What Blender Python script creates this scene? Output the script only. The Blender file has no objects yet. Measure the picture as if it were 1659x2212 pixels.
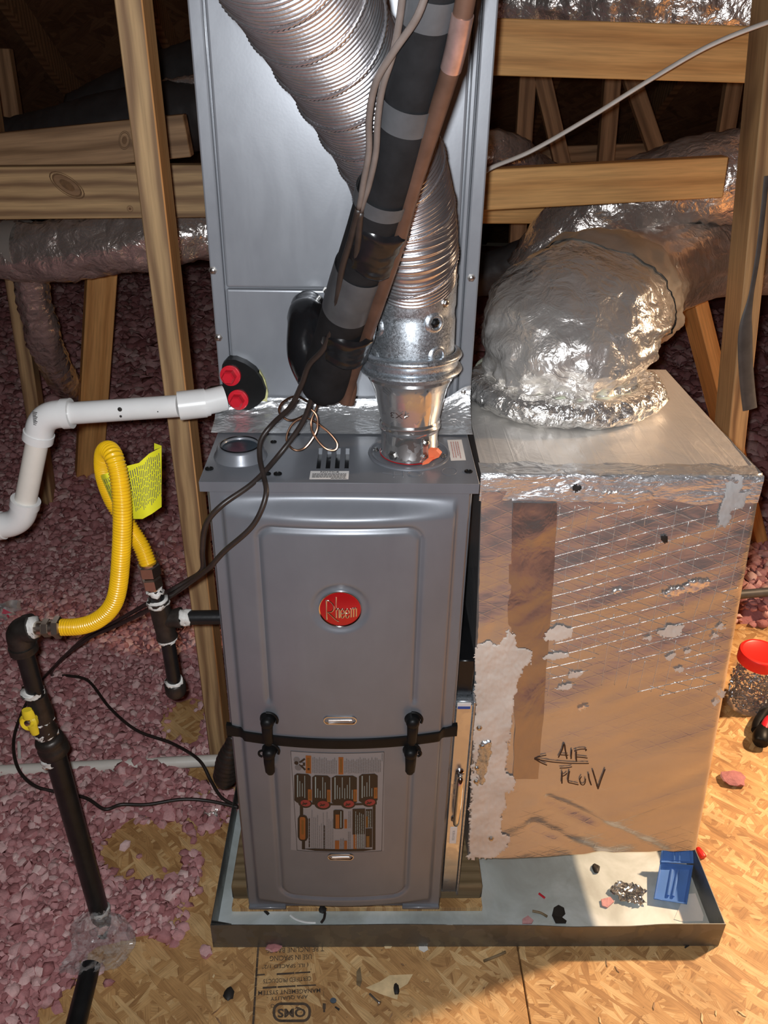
import bpy, bmesh, math, random
import numpy as np
from mathutils import Vector, Matrix, noise

random.seed(7)
SC = bpy.context.scene
COL = SC.collection
PI = math.pi

# ------------------------------------------------------------------ camera
CAM = Vector((.036, -.9634, 1.4437))
PITCH, YAW, ROLL, FPX = .5125, .0234, .0192, 1791.6
FW = Vector((math.sin(YAW)*math.cos(PITCH), math.cos(YAW)*math.cos(PITCH), -math.sin(PITCH)))
_r = Vector((math.cos(YAW), -math.sin(YAW), 0)); _u = _r.cross(FW)
RT = math.cos(ROLL)*_r + math.sin(ROLL)*_u
UP = -math.sin(ROLL)*_r + math.cos(ROLL)*_u
cd = bpy.data.cameras.new('camera'); cam = bpy.data.objects.new('camera', cd); COL.objects.link(cam)
cd.sensor_fit = 'VERTICAL'; cd.sensor_height = 36; cd.lens = FPX/2212*36; cd.clip_start = .02
cam.matrix_world = Matrix(((RT.x, UP.x, -FW.x, CAM.x), (RT.y, UP.y, -FW.y, CAM.y), (RT.z, UP.z, -FW.z, CAM.z), (0, 0, 0, 1)))
SC.camera = cam

# ------------------------------------------------------------------ world, lights, exposure
w = bpy.data.worlds.new('attic_air'); SC.world = w; w.use_nodes = True
w.node_tree.nodes['Background'].inputs[0].default_value = (.9, .75, .6, 1)
w.node_tree.nodes['Background'].inputs[1].default_value = .006

def px(u, v, x=None, y=None, z=None):
    """the place where the sight line through (u, v) meets a given real plane"""
    d = FW*FPX + RT*(u-829.5) + UP*(1106-v)
    i, val = (0, x) if x is not None else ((1, y) if y is not None else (2, z))
    return CAM + d*((val-CAM[i])/d[i])
def spot_light(name, loc, aim, power, color, radius, angle, blend):
    l = bpy.data.lights.new(name, 'SPOT'); l.energy = power; l.color = color; l.shadow_soft_size = radius
    l.spot_size = math.radians(angle); l.spot_blend = blend
    o = bpy.data.objects.new(name, l); o.location = loc; COL.objects.link(o)
    o.rotation_euler = (Vector(aim)-Vector(loc)).to_track_quat('-Z', 'Y').to_euler(); return o
spot_light('phone_flash', CAM - .017*RT + .012*UP, px(829, 1000, y=.1), 50, (.925, .96, 1.0), .009, 170, .5)     # the flash beside the lens
spot_light('work_lamp', (1.95, .60, 1.55), (1.0, -.15, 0), 310, (1.0, .69, .435), .05, 97, 1.0)   # clamp lamp with a reflector, hung to the right, pointing down

vs = SC.view_settings
vs.view_transform = 'Standard'; vs.look = 'None'; vs.exposure = 0.0; vs.gamma = 1.0; vs.use_curve_mapping = False
SC.cycles.use_denoising = True
SC.cycles.sample_clamp_indirect = 6.0

# ------------------------------------------------------------------ helpers

def lerp(a, b, t): return a + (b-a)*t
def smooth(a, b, x):
    t = min(1, max(0, (x-a)/(b-a))) if a != b else float(x > a)
    return t*t*(3-2*t)

def spline(pts, n=8, closed=False):
    P = [Vector(p) for p in pts]; out = []
    m = len(P)
    for i in range(m if closed else m-1):
        if closed: a, b, c, d = P[i-1], P[i], P[(i+1) % m], P[(i+2) % m]
        else: a, b, c, d = P[max(i-1, 0)], P[i], P[i+1], P[min(i+2, m-1)]
        for k in range(n):
            t = k/n
            out.append(.5*((2*b) + (c-a)*t + (2*a-5*b+4*c-d)*t*t + (3*b-a-3*c+d)*t**3))
    if not closed: out.append(P[-1].copy())
    return out

def resample(path, step):
    L = [0]
    for a, b in zip(path, path[1:]): L.append(L[-1]+(b-a).length)
    n = max(2, int(L[-1]/step)); out = []; j = 0
    for k in range(n+1):
        s = L[-1]*k/n
        while j < len(path)-2 and L[j+1] < s: j += 1
        t = (s-L[j])/max(1e-9, L[j+1]-L[j]); out.append(path[j].lerp(path[j+1], t))
    return out

def basis(axis):
    a = Vector(axis).normalized()
    h = Vector((0, 0, 1)) if abs(a.z) < .9 else Vector((0, 1, 0))
    s = h.cross(a).normalized(); return s, a.cross(s), a

class MB:
    def __init__(s): s.v = []; s.f = []; s.m = []
    def add(s, V, F, mi=0):
        o = len(s.v); s.v += [Vector(p) for p in V]
        s.f += [tuple(i+o for i in f) for f in F]; s.m += [mi]*len(F); return s
    def bm(s, bm, mi=0, M=None):
        bm.verts.index_update()
        s.add([(M @ v.co if M else v.co.copy()) for v in bm.verts], [[v.index for v in f.verts] for f in bm.faces], mi); bm.free(); return s
    def box(s, x0, x1, y0, y1, z0, z1, bev=0, mi=0, M=None, seg=1):
        b = bmesh.new(); bmesh.ops.create_cube(b, size=1)
        for v in b.verts: v.co = Vector((lerp(x0, x1, v.co.x+.5), lerp(y0, y1, v.co.y+.5), lerp(z0, z1, v.co.z+.5)))
        if bev: bmesh.ops.bevel(b, geom=b.edges[:], offset=bev, segments=seg, affect='EDGES', profile=.5)
        return s.bm(b, mi, M)
    def quad(s, a, b, c, d, mi=0): return s.add([a, b, c, d], [(0, 1, 2, 3)], mi)
    def tube(s, path, r, seg=14, caps=True, mi=0, flat=1.0, ref=None, off=None):
        """r: number, list or fn(i, t); flat squashes along the second frame axis; off(i,k,ang) adds to the radius"""
        P = [Vector(p) for p in path]; n = len(P); V = []; F = []
        T = [(P[min(i+1, n-1)]-P[max(i-1, 0)]).normalized() for i in range(n)]
        s0, u0, _ = basis(T[0])
        if ref is not None:
            u0 = (Vector(ref)-T[0]*T[0].dot(Vector(ref))).normalized(); s0 = u0.cross(T[0])
        for i in range(n):
            if i:
                q = T[i-1].rotation_difference(T[i]); s0 = q @ s0; u0 = q @ u0
            ri = r(i, i/(n-1)) if callable(r) else (r[i] if isinstance(r, (list, tuple)) else r)
            for k in range(seg):
                a = 2*PI*k/seg; rr = ri + (off(i, k, a) if off else 0)
                V.append(P[i]+s0*(math.cos(a)*rr)+u0*(math.sin(a)*rr*flat))
        for i in range(n-1):
            for k in range(seg):
                k2 = (k+1) % seg
                F.append((i*seg+k, i*seg+k2, (i+1)*seg+k2, (i+1)*seg+k))
        if caps: F.append(tuple(range(seg-1, -1, -1))); F.append(tuple((n-1)*seg+k for k in range(seg)))
        return s.add(V, F, mi)
    def lathe(s, prof, origin, axis=(0, 0, 1), seg=28, mi=0, caps=True):
        sx, sy, ax = basis(axis); o = Vector(origin); V = []; F = []
        for r, h in prof:
            for k in range(seg):
                a = 2*PI*k/seg; V.append(o+ax*h+sx*(math.cos(a)*r)+sy*(math.sin(a)*r))
        n = len(prof)
        for i in range(n-1):
            for k in range(seg):
                k2 = (k+1) % seg; F.append((i*seg+k, i*seg+k2, (i+1)*seg+k2, (i+1)*seg+k))
        if caps:
            if prof[0][0] > 1e-6: F.append(tuple(range(seg-1, -1, -1)))
            if prof[-1][0] > 1e-6: F.append(tuple((n-1)*seg+k for k in range(seg)))
        return s.add(V, F, mi)
    def grid(s, fn, nu, nv, mi=0, flip=False):
        V = [fn(i/nu, j/nv) for j in range(nv+1) for i in range(nu+1)]; F = []
        for j in range(nv):
            for i in range(nu):
                a = j*(nu+1)+i; q = (a, a+1, a+nu+2, a+nu+1); F.append(q[::-1] if flip else q)
        return s.add(V, F, mi)
    def prism(s, poly, depth, mi=0):
        """polygon (list of 3D points) thickened along depth"""
        n = len(poly); d = Vector(depth); V = [Vector(p) for p in poly]+[Vector(p)+d for p in poly]
        F = [tuple(range(n-1, -1, -1)), tuple(range(n, 2*n))]+[(i, (i+1) % n, n+(i+1) % n, n+i) for i in range(n)]
        return s.add(V, F, mi)
    def build(s, name, mats, parent=None, angle=40, org=None):
        if not isinstance(mats, (list, tuple)): mats = [mats]
        o0 = Vector(org) if org is not None else (Vector(parent['_o']) if parent is not None and '_o' in parent else Vector((0, 0, 0)))
        me = bpy.data.meshes.new(name); me.from_pydata([tuple(v-o0) for v in s.v], [], s.f)
        for m in mats: me.materials.append(m)
        if len(mats) > 1: me.polygons.foreach_set('material_index', s.m)
        b = bmesh.new(); b.from_mesh(me); bmesh.ops.recalc_face_normals(b, faces=b.faces); b.to_mesh(me); b.free()
        me.shade_smooth()
        if angle < 180: me.set_sharp_from_angle(angle=math.radians(angle))
        o = bpy.data.objects.new(name, me); COL.objects.link(o)
        if parent is not None: o.parent = parent
        else: o.location = o0
        o['_o'] = tuple(o0)
        return o

def tag(o, label=None, cat=None, group=None, kind=None):
    if label: o['label'] = label
    if cat: o['category'] = cat
    if group: o['group'] = group
    if kind: o['kind'] = kind
    return o
def thing(name, loc, label, cat, group=None):
    o = bpy.data.objects.new(name, None); o.empty_display_size = .05; o.location = loc; COL.objects.link(o)
    o['_o'] = tuple(Vector(loc)); return tag(o, label, cat, group)

def text_mesh(txt, size, align='CENTER', sx=1.0, ext=0.0, bold=0.0):
    cu = bpy.data.curves.new('lettering', 'FONT'); cu.body = txt; cu.size = size; cu.align_x = align; cu.align_y = 'CENTER'
    cu.extrude = ext; cu.offset = bold; cu.resolution_u = 3
    o = bpy.data.objects.new('lettering', cu); COL.objects.link(o)
    bpy.context.view_layer.update()
    me = bpy.data.meshes.new_from_object(o.evaluated_get(bpy.context.evaluated_depsgraph_get()))
    V = [Vector((v.co.x*sx, v.co.y, v.co.z)) for v in me.vertices]; F = [tuple(p.vertices) for p in me.polygons]
    bpy.data.objects.remove(o); bpy.data.curves.remove(cu); bpy.data.meshes.remove(me)
    return V, F

def nz(x, y, z=0.0): return noise.noise(Vector((x, y, z)))

# ------------------------------------------------------------------ materials
def new_mat(name):
    m = bpy.data.materials.new(name); m.use_nodes = True; nt = m.node_tree
    return m, nt, nt.nodes['Principled BSDF']
def N(nt, t, **kw):
    n = nt.nodes.new('ShaderNode'+t)
    for k, v in kw.items():
        if k in n.inputs.keys(): n.inputs[k].default_value = v
        else: setattr(n, k, v)
    return n
def L(nt, a, b): nt.links.new(a, b)
def coords(nt, scale=(1, 1, 1), rot=(0, 0, 0), rnd=False):
    tc = N(nt, 'TexCoord'); mp = N(nt, 'Mapping'); mp.inputs['Scale'].default_value = scale; mp.inputs['Rotation'].default_value = rot
    L(nt, tc.outputs['Object'], mp.inputs['Vector'])
    if rnd:
        oi = N(nt, 'ObjectInfo'); ml = N(nt, 'Math', operation='MULTIPLY'); ml.inputs[1].default_value = 17.0
        L(nt, oi.outputs['Random'], ml.inputs[0]); cb = N(nt, 'CombineXYZ'); L(nt, ml.outputs[0], cb.inputs[0])
        L(nt, ml.outputs[0], cb.inputs[1]); L(nt, cb.outputs[0], mp.inputs['Location'])
    return mp.outputs['Vector']
def ramp(nt, fac, stops):
    r = N(nt, 'ValToRGB'); e = r.color_ramp.elements
    while len(e) < len(stops): e.new(.5)
    for el, (p, c) in zip(e, stops): el.position = p; el.color = (c[0], c[1], c[2], 1)
    L(nt, fac, r.inputs[0]); return r.outputs[0]
def noise_tex(nt, vec, scale, detail=3, rough=.5, dist=0):
    n = N(nt, 'TexNoise'); n.inputs['Scale'].default_value = scale; n.inputs['Detail'].default_value = detail
    n.inputs['Roughness'].default_value = rough; n.inputs['Distortion'].default_value = dist
    if vec is not None: L(nt, vec, n.inputs['Vector'])
    return n
def bump(nt, b, h, strength, dist=.002, prev=None):
    n = N(nt, 'Bump'); n.inputs['Strength'].default_value = strength; n.inputs['Distance'].default_value = dist
    L(nt, h, n.inputs['Height'])
    if prev is not None: L(nt, prev, n.inputs['Normal'])
    L(nt, n.outputs[0], b.inputs['Normal']); return n.outputs[0]
def mixc(nt, fac, a, b, mode='MIX'):
    m = N(nt, 'Mix', data_type='RGBA', blend_type=mode)
    for s, val in ((m.inputs[0], fac), (m.inputs[6], a), (m.inputs[7], b)):
        if hasattr(val, 'links') or hasattr(val, 'is_linked'): L(nt, val, s)
        elif isinstance(val, (int, float)): s.default_value = val
        else: s.default_value = (val[0], val[1], val[2], 1)
    return m.outputs[2]
def simple(name, col, rough=.5, metal=0.0, var=0.12, vscale=20, bmp=0.0, bscale=120, dist=.001, spec=None, coat=0, trans=0, ior=None, alpha=None, sss=0, stretch=(1, 1, 1)):
    m, nt, b = new_mat(name)
    v = coords(nt, stretch)
    n = noise_tex(nt, v, vscale, 4, .6)
    lo = [c*(1-var) for c in col]; hi = [min(1, c*(1+var)) for c in col]
    L(nt, ramp(nt, n.outputs[0], [(.3, lo), (.7, hi)]), b.inputs['Base Color'])
    b.inputs['Roughness'].default_value = rough; b.inputs['Metallic'].default_value = metal
    if bmp: bump(nt, b, noise_tex(nt, v, bscale, 3).outputs[0], bmp, dist)
    if spec is not None: b.inputs['Specular IOR Level'].default_value = spec
    if coat: b.inputs['Coat Weight'].default_value = coat; b.inputs['Coat Roughness'].default_value = .15
    if trans: b.inputs['Transmission Weight'].default_value = trans
    if ior: b.inputs['IOR'].default_value = ior
    if alpha is not None: b.inputs['Alpha'].default_value = alpha
    if sss: b.inputs['Subsurface Weight'].default_value = sss; b.inputs['Subsurface Radius'].default_value = (.01, .005, .004)
    return m

def foil(name, col=(.82, .80, .78), rough=.2, big=5, small=22, s1=.5, s2=.6, stretch=(1, 1, 1), rot=(0, 0, 0), scrim=0, var=.06, metal=1.0):
    m, nt, b = new_mat(name); v = coords(nt, stretch, rot)
    n4 = noise_tex(nt, v, small*3.2, 3, .65, .5); n1 = noise_tex(nt, v, big, 3, .55, .8); n2 = noise_tex(nt, v, small, 3, .6, 1.2)
    vo = N(nt, 'TexVoronoi', feature='DISTANCE_TO_EDGE'); vo.inputs['Scale'].default_value = small*.8; L(nt, v, vo.inputs['Vector'])
    mn = N(nt, 'Math', operation='MINIMUM'); mn.inputs[1].default_value = .12; L(nt, vo.outputs['Distance'], mn.inputs[0])
    p = bump(nt, b, n1.outputs[0], s1, .02)
    p = bump(nt, b, n2.outputs[0], s2, .006, p)
    p = bump(nt, b, mn.outputs[0], s2*.5, .01, p)
    p = bump(nt, b, n4.outputs[0], s2*.6, .0022, p)
    if scrim:
        acc = None
        for ang in (0, 1.12, -1.12):
            c = coords(nt, (scrim, scrim, scrim), (0, ang, 0))
            wv = N(nt, 'TexWave', wave_type='BANDS', bands_direction='X'); wv.inputs['Scale'].default_value = 1; L(nt, c, wv.inputs['Vector'])
            r = ramp(nt, wv.outputs['Fac'], [(.965, (0, 0, 0)), (1, (1, 1, 1))])
            acc = r if acc is None else mixc(nt, 1.0, acc, r, 'LIGHTEN')
        p = bump(nt, b, acc, .15, .0012, p)
    n3 = noise_tex(nt, v, 9, 3)
    L(nt, ramp(nt, n3.outputs[0], [(.3, [c*(1-var) for c in col]), (.7, [min(1, c*(1+var)) for c in col])]), b.inputs['Base Color'])
    b.inputs['Metallic'].default_value = metal; b.inputs['Roughness'].default_value = rough
    return m

def wood(name, light, dark, ring=9, knots=.5, rough=.65):
    m, nt, b = new_mat(name)
    v = coords(nt, (.35, 1, 1), rnd=True)
    dn = noise_tex(nt, v, 3.0, 2)
    wv = N(nt, 'TexWave', wave_type='RINGS', rings_direction='X'); wv.inputs['Scale'].default_value = ring; wv.inputs['Distortion'].default_value = 5
    wv.inputs['Detail'].default_value = 2; wv.inputs['Detail Scale'].default_value = .8; L(nt, v, wv.inputs['Vector'])
    v2 = coords(nt, (4, 90, 90), rnd=True); fine = noise_tex(nt, v2, 1.6, 3, .6)
    base = ramp(nt, wv.outputs['Fac'], [(.25, light), (.75, [lerp(a, c, .55) for a, c in zip(light, dark)]), (1, dark)])
    f2 = ramp(nt, fine.outputs[0], [(.3, (.72, .7, .68)), (.7, (1.08, 1.06, 1.04))])
    c = mixc(nt, 1.0, base, f2, 'MULTIPLY')
    v3 = coords(nt, (1.6, 7, 7), rnd=True)
    kn = N(nt, 'TexVoronoi', feature='F1'); kn.inputs['Scale'].default_value = 1.0; kn.inputs['Randomness'].default_value = 1; L(nt, v3, kn.inputs['Vector'])
    kf = ramp(nt, kn.outputs['Distance'], [(.07, (knots, knots, knots)), (.13, (0, 0, 0))])
    c = mixc(nt, kf, c, [d*.35 for d in dark])
    st = noise_tex(nt, coords(nt, (2, 6, 6), rnd=True), 1.5, 3)
    c = mixc(nt, 1.0, c, ramp(nt, st.outputs[0], [(.3, (.82, .8, .8)), (.65, (1, 1, 1))]), 'MULTIPLY')
    L(nt, c, b.inputs['Base Color']); b.inputs['Roughness'].default_value = rough
    bump(nt, b, fine.outputs[0], .25, .0008)
    return m

def osb(name, cols, scale=1.0, rough=.6, dark=1.0):
    m, nt, b = new_mat(name); outc = None; outh = None
    for k, (ang, sc) in enumerate(((.15, 16), (1.35, 14), (-.75, 18), (.75, 15))):
        tc = N(nt, 'TexCoord'); dn = noise_tex(nt, tc.outputs['Object'], 2.5*scale, 2)
        sb = N(nt, 'VectorMath', operation='SUBTRACT'); L(nt, dn.outputs['Color'], sb.inputs[0]); sb.inputs[1].default_value = (.5, .5, .5)
        scl = N(nt, 'VectorMath', operation='SCALE'); L(nt, sb.outputs[0], scl.inputs[0]); scl.inputs['Scale'].default_value = .025
        ad = N(nt, 'VectorMath', operation='ADD'); L(nt, tc.outputs['Object'], ad.inputs[0]); L(nt, scl.outputs[0], ad.inputs[1])
        mp = N(nt, 'Mapping'); mp.inputs['Rotation'].default_value = (0, 0, ang); mp.inputs['Location'].default_value = (k*3.1, k*1.7, 0)
        L(nt, ad.outputs[0], mp.inputs['Vector'])
        m2 = N(nt, 'Mapping'); m2.inputs['Scale'].default_value = (sc*.55*scale, sc*2.6*scale, 1); L(nt, mp.outputs[0], m2.inputs['Vector'])
        vo = N(nt, 'TexVoronoi', feature='F1', voronoi_dimensions='2D'); vo.inputs['Scale'].default_value = 1; L(nt, m2.outputs[0], vo.inputs['Vector'])
        sp = N(nt, 'SeparateColor'); L(nt, vo.outputs['Color'], sp.inputs[0])
        c = ramp(nt, sp.outputs[0], [(0, cols[0]), (.3, cols[1]), (.62, cols[2]), (1, cols[3])])
        gv = N(nt, 'Mapping'); gv.inputs['Scale'].default_value = (6*scale, 160*scale, 1); L(nt, mp.outputs[0], gv.inputs['Vector'])
        g = noise_tex(nt, gv.outputs[0], 1.5, 3)
        c = mixc(nt, 1.0, c, ramp(nt, g.outputs[0], [(.28, (.66, .63, .60)), (.5, (.95, .94, .93)), (.72, (1.12, 1.11, 1.10))]), 'MULTIPLY')
        if outc is None: outc, outh = c, sp.outputs[1]
        else:
            st = N(nt, 'Math', operation='GREATER_THAN'); st.inputs[1].default_value = .56; L(nt, sp.outputs[2], st.inputs[0])
            outc = mixc(nt, st.outputs[0], outc, c); outh = mixc(nt, st.outputs[0], outh, sp.outputs[1])
    tc = N(nt, 'TexCoord'); blot = noise_tex(nt, tc.outputs['Object'], 5*scale, 4, .6)
    outc = mixc(nt, 1.0, outc, ramp(nt, blot.outputs[0], [(.32, (.70*dark, .66*dark, .62*dark)), (.62, (dark, dark, dark))]), 'MULTIPLY')
    fl = N(nt, 'TexVoronoi', feature='F1'); fl.inputs['Scale'].default_value = 26*scale; L(nt, tc.outputs['Object'], fl.inputs['Vector'])
    ff = ramp(nt, fl.outputs['Distance'], [(.05, (.6, .6, .6)), (.09, (0, 0, 0))])
    outc = mixc(nt, ff, outc, (.10, .06, .03))
    L(nt, outc, b.inputs['Base Color']); b.inputs['Roughness'].default_value = rough
    bump(nt, b, outh, .35, .0015)
    return m

# painted sheet steel
def paint(name, col, rough):
    m, nt, b = new_mat(name); v = coords(nt)
    n = noise_tex(nt, v, 7, 4, .6); sm = noise_tex(nt, coords(nt, (1, 1, .35)), 16, 5, .65, .6)
    c = ramp(nt, n.outputs[0], [(.3, [x*.93 for x in col]), (.7, [x*1.05 for x in col])])
    L(nt, mixc(nt, 1.0, c, ramp(nt, sm.outputs[0], [(.35, (.94, .94, .95)), (.68, (1.02, 1.02, 1.02))]), 'MULTIPLY'), b.inputs['Base Color'])
    r = N(nt, 'MapRange'); r.inputs['To Min'].default_value = rough-.06; r.inputs['To Max'].default_value = rough+.12; L(nt, sm.outputs[0], r.inputs[0]); L(nt, r.outputs[0], b.inputs['Roughness'])
    b.inputs['Metallic'].default_value = .25; b.inputs['Coat Weight'].default_value = .25; b.inputs['Coat Roughness'].default_value = .12
    bump(nt, b, noise_tex(nt, v, 260, 2).outputs[0], .05, .0004)
    return m
M_PAINT = paint('grey_enamel', (.183, .192, .212), .34)
M_COIL = paint('grey_cabinet_steel', (.275, .288, .312), .30)
M_FOIL = foil('crinkled_foil', (.92, .88, .83), .28, 7, 24, .6, .8, metal=.76)
M_CRUMP = foil('crumpled_foil', (.88, .86, .83), .24, 14, 44, .9, .9, metal=.86)
M_FOILD = foil('duct_jacket_foil', (.90, .82, .76), .26, 9, 28, .6, .75, metal=.84)
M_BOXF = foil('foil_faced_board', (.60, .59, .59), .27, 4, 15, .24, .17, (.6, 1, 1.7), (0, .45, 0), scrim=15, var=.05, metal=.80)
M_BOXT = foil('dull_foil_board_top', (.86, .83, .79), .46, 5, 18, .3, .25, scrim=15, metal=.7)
M_TAPE = foil('foil_tape', (.76, .77, .78), .36, 12, 34, .5, .45, (1, 1.6, 2.5), metal=.78)
M_TAPEB = foil('dark_foil_tape', (.42, .38, .365), .27, 8, 24, .32, .34, (1, 1, .6), metal=.86)
def galv(name, col, rough, spangle, amt):
    m, nt, b = new_mat(name); v = coords(nt)
    vo = N(nt, 'TexVoronoi', feature='F1'); vo.inputs['Scale'].default_value = spangle
    dn = noise_tex(nt, v, spangle*.6, 3); mx = mixc(nt, .12, v, dn.outputs['Color']); L(nt, mx, vo.inputs['Vector'])
    sp = N(nt, 'SeparateColor'); L(nt, vo.outputs['Color'], sp.inputs[0])
    c = ramp(nt, sp.outputs[0], [(0, [x*(1-amt) for x in col]), (1, [min(1, x*(1+amt)) for x in col])])
    L(nt, c, b.inputs['Base Color']); b.inputs['Metallic'].default_value = .9
    r = N(nt, 'MapRange'); r.inputs['To Min'].default_value = rough-.08; r.inputs['To Max'].default_value = rough+.14; L(nt, sp.outputs[1], r.inputs[0]); L(nt, r.outputs[0], b.inputs['Roughness'])
    bump(nt, b, noise_tex(nt, v, 30, 3).outputs[0], .06, .002)
    return m
M_GALV = galv('galvanised_steel', (.52, .56, .60), .34, 140, .22)
M_TIN = galv('bright_tin', (.66, .66, .66), .16, 40, .06)
M_PAN = galv('drain_pan_steel', (.22, .225, .215), .46, 30, .12)
def stained_pan():
    m, nt, b = new_mat('stained_pan_bottom'); v = coords(nt)
    n = noise_tex(nt, v, 7, 5, .62, .5); n2 = noise_tex(nt, v, 3, 4, .6)
    c = ramp(nt, n.outputs[0], [(.32, (.40, .42, .40)), (.5, (.54, .59, .57)), (.66, (.70, .76, .76))])
    c = mixc(nt, ramp(nt, n2.outputs[0], [(.55, (0, 0, 0)), (.75, (.45, .45, .45))]), c, (.52, .46, .36))
    L(nt, c, b.inputs['Base Color']); b.inputs['Metallic'].default_value = .25; b.inputs['Roughness'].default_value = .5
    bump(nt, b, n.outputs[0], .2, .002); return m
M_PANB = stained_pan()
M_FLEX = simple('spun_aluminium', (.74, .73, .755), .25, .955, .10, 60, .12, 300)
M_PINE = wood('yellow_pine', (.60, .395, .195), (.30, .175, .085), 11, .3)
M_PINEO = wood('orange_fir', (.92, .50, .175), (.76, .38, .12), 6, .35)
M_PINES = wood('orange_side_wood', (.95, .50, .20), (.80, .36, .12), 7, .1)
M_PINED = wood('brown_lumber', (.48, .29, .15), (.27, .15, .07), 8, .5)
M_KNOT = simple('wood_knot', (.16, .08, .03), .6, 0, .35, 60)
M_WBLK = wood('weathered_block', (.27, .195, .105), (.18, .125, .06), 16, .2)
M_OSB = osb('strand_board', [(.42, .222, .082), (.56, .315, .122), (.65, .385, .156), (.78, .525, .25)], 2.4)
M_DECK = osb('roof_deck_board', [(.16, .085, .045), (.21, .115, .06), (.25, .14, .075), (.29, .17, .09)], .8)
def pink():
    m, nt, b = new_mat('pink_fibreglass'); g = N(nt, 'NewGeometry')
    c = ramp(nt, g.outputs['Random Per Island'], [(0, (.42, .17, .17)), (.35, (.57, .27, .27)), (.7, (.69, .38, .375)), (1, (.86, .61, .575))])
    n = noise_tex(nt, coords(nt), 60, 4, .7)
    L(nt, mixc(nt, 1.0, c, ramp(nt, n.outputs[0], [(.3, (.78, .76, .76)), (.7, (1.05, 1.05, 1.05))]), 'MULTIPLY'), b.inputs['Base Color'])
    b.inputs['Roughness'].default_value = .8; b.inputs['Specular IOR Level'].default_value = .25
    bump(nt, b, n.outputs[0], .6, .006); return m
M_PINK = pink()
M_PVC = simple('white_pvc', (.80, .79, .77), .28, 0, .05, 14, .03, 80, sss=.0, coat=.2)
M_PVCO = simple('aged_pvc', (.80, .75, .67), .4, 0, .08, 12)
M_RUB = simple('black_foam_rubber', (.010, .010, .011), .7, 0, .3, 40, .15, 200, spec=.2)
M_GREYT = simple('grey_tape', (.06, .062, .066), .45, 0, .2, 30, .1, 90)
M_BTAPE = simple('black_vinyl_tape', (.008, .008, .009), .22, 0, .2, 20, .35, 30, .004)
M_COP = simple('dull_copper', (.135, .075, .052), .48, .5, .25, 26, .06, 90)
M_COPB = simple('bright_copper', (.60, .42, .38), .3, .8, .25, 40)
M_COPW = simple('copper_wire', (.32, .18, .115), .3, 1, .15, 60)
M_WIRE = simple('brown_jacket', (.028, .020, .017), .42, 0, .25, 40, .1, 60)
M_TAUPE = simple('taupe_jacket', (.125, .100, .088), .45, 0, .2, 40)
M_ROMEX = simple('white_cable', (.82, .74, .66), .5, 0, .08, 30)
M_YEL = simple('yellow_plastic_coat', (.86, .50, .01), .33, 0, .08, 40, .03, 200, coat=.3)
M_TAG = simple('yellow_paper_tag', (.82, .80, .03), .5, 0, .05, 20)
M_VALY = simple('yellow_valve_plastic', (.80, .60, .03), .4, 0, .08, 30)
M_IRON = simple('black_iron', (.012, .012, .0125), .36, .1, .3, 40, .2, 120, .001, spec=.4)
M_CAST = simple('cast_iron_fitting', (.045, .038, .033), .42, .55, .3, 50, .35, 180, .001)
M_DOPE = simple('white_pipe_dope', (.66, .64, .60), .6, 0, .15, 80, .4, 160, .002)
M_NUT = simple('nickel_nut', (.60, .54, .47), .30, 1, .12, 30)
M_CHR = simple('chrome', (.80, .79, .78), .10, 1, .04, 20)
M_RED = simple('red_plastic', (.62, .015, .03), .3, 0, .1, 30, coat=.3)
M_REDL = simple('red_lid', (.85, .02, .015), .38, 0, .04, 20)
M_EMB = simple('red_enamel', (.46, .008, .012), .22, .3, .08, 20, coat=.6)
M_ORG = simple('orange_silicone', (.80, .16, .06), .5, 0, .1, 60)
M_BLK = simple('black_plastic', (.007, .007, .007), .45, 0, .2, 30, spec=.22)
M_SLOT = simple('dark_recess', (.010, .010, .011), .3, .2, .2, 40)
M_GLASS = simple('dark_film', (.055, .075, .095), .18, .3, .2, 30)
M_LAB = simple('white_label', (.72, .69, .66), .5, 0, .05, 30)
M_INK = simple('label_ink', (.035, .03, .03), .6, 0, .2, 40)
M_INKR = simple('red_ink', (.45, .20, .18), .6, 0, .2, 40)
M_LABG = simple('clear_label_film', (.225, .222, .232), .34, 0, .04, 20, coat=.25)
M_LORG = simple('label_orange', (.25, .08, .018), .42, 0, .1, 30)
M_LRED = simple('label_red', (.24, .03, .03), .42, 0, .1, 30)
M_LTXT = simple('label_grey_text', (.13, .125, .125), .5, 0, .1, 30)
M_LWHT = simple('label_light_text', (.24, .29, .28), .5, 0, .1, 30)
M_LBLK = simple('label_black', (.014, .011, .010), .36, 0, .1, 30)
M_MAST = simple('beige_mastic', (.70, .61, .53), .6, 0, .10, 18, .5, 26, .006)
M_MASG = simple('grey_mastic', (.46, .45, .44), .6, 0, .1, 30, .4, 40, .004)
M_MARK = simple('marker_ink', (.045, .018, .010), .5, 0, .3, 60)
M_STAMP = simple('stamp_ink', (.075, .050, .032), .7, 0, .5, 60)
M_BLUE = simple('blue_clear_plastic', (.16, .34, .78), .18, 0, .08, 20, trans=.35, ior=1.4)
M_CLEAR = simple('clear_film', (.70, .68, .66), .14, 0, .04, 30, 1.0, 24, .014, alpha=.34, spec=1.0)
M_JAR = simple('clear_jar_plastic', (.75, .75, .75), .08, 0, .02, 20, alpha=.14, spec=.8)
M_PAPER = simple('white_paper', (.74, .70, .64), .7, 0, .05, 20)
M_STRAP = simple('dark_strap', (.075, .072, .072), .5, 0, .2, 40)
M_GDUCT = simple('grey_duct_jacket', (.035, .031, .030), .55, 0, .2, 12, .3, 18, .01)
M_ZINC = simple('dark_zinc', (.34, .37, .41), .24, 1, .2, 60)
M_GALVD = simple('zinc_screw', (.55, .54, .52), .28, 1, .1, 60)
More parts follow.
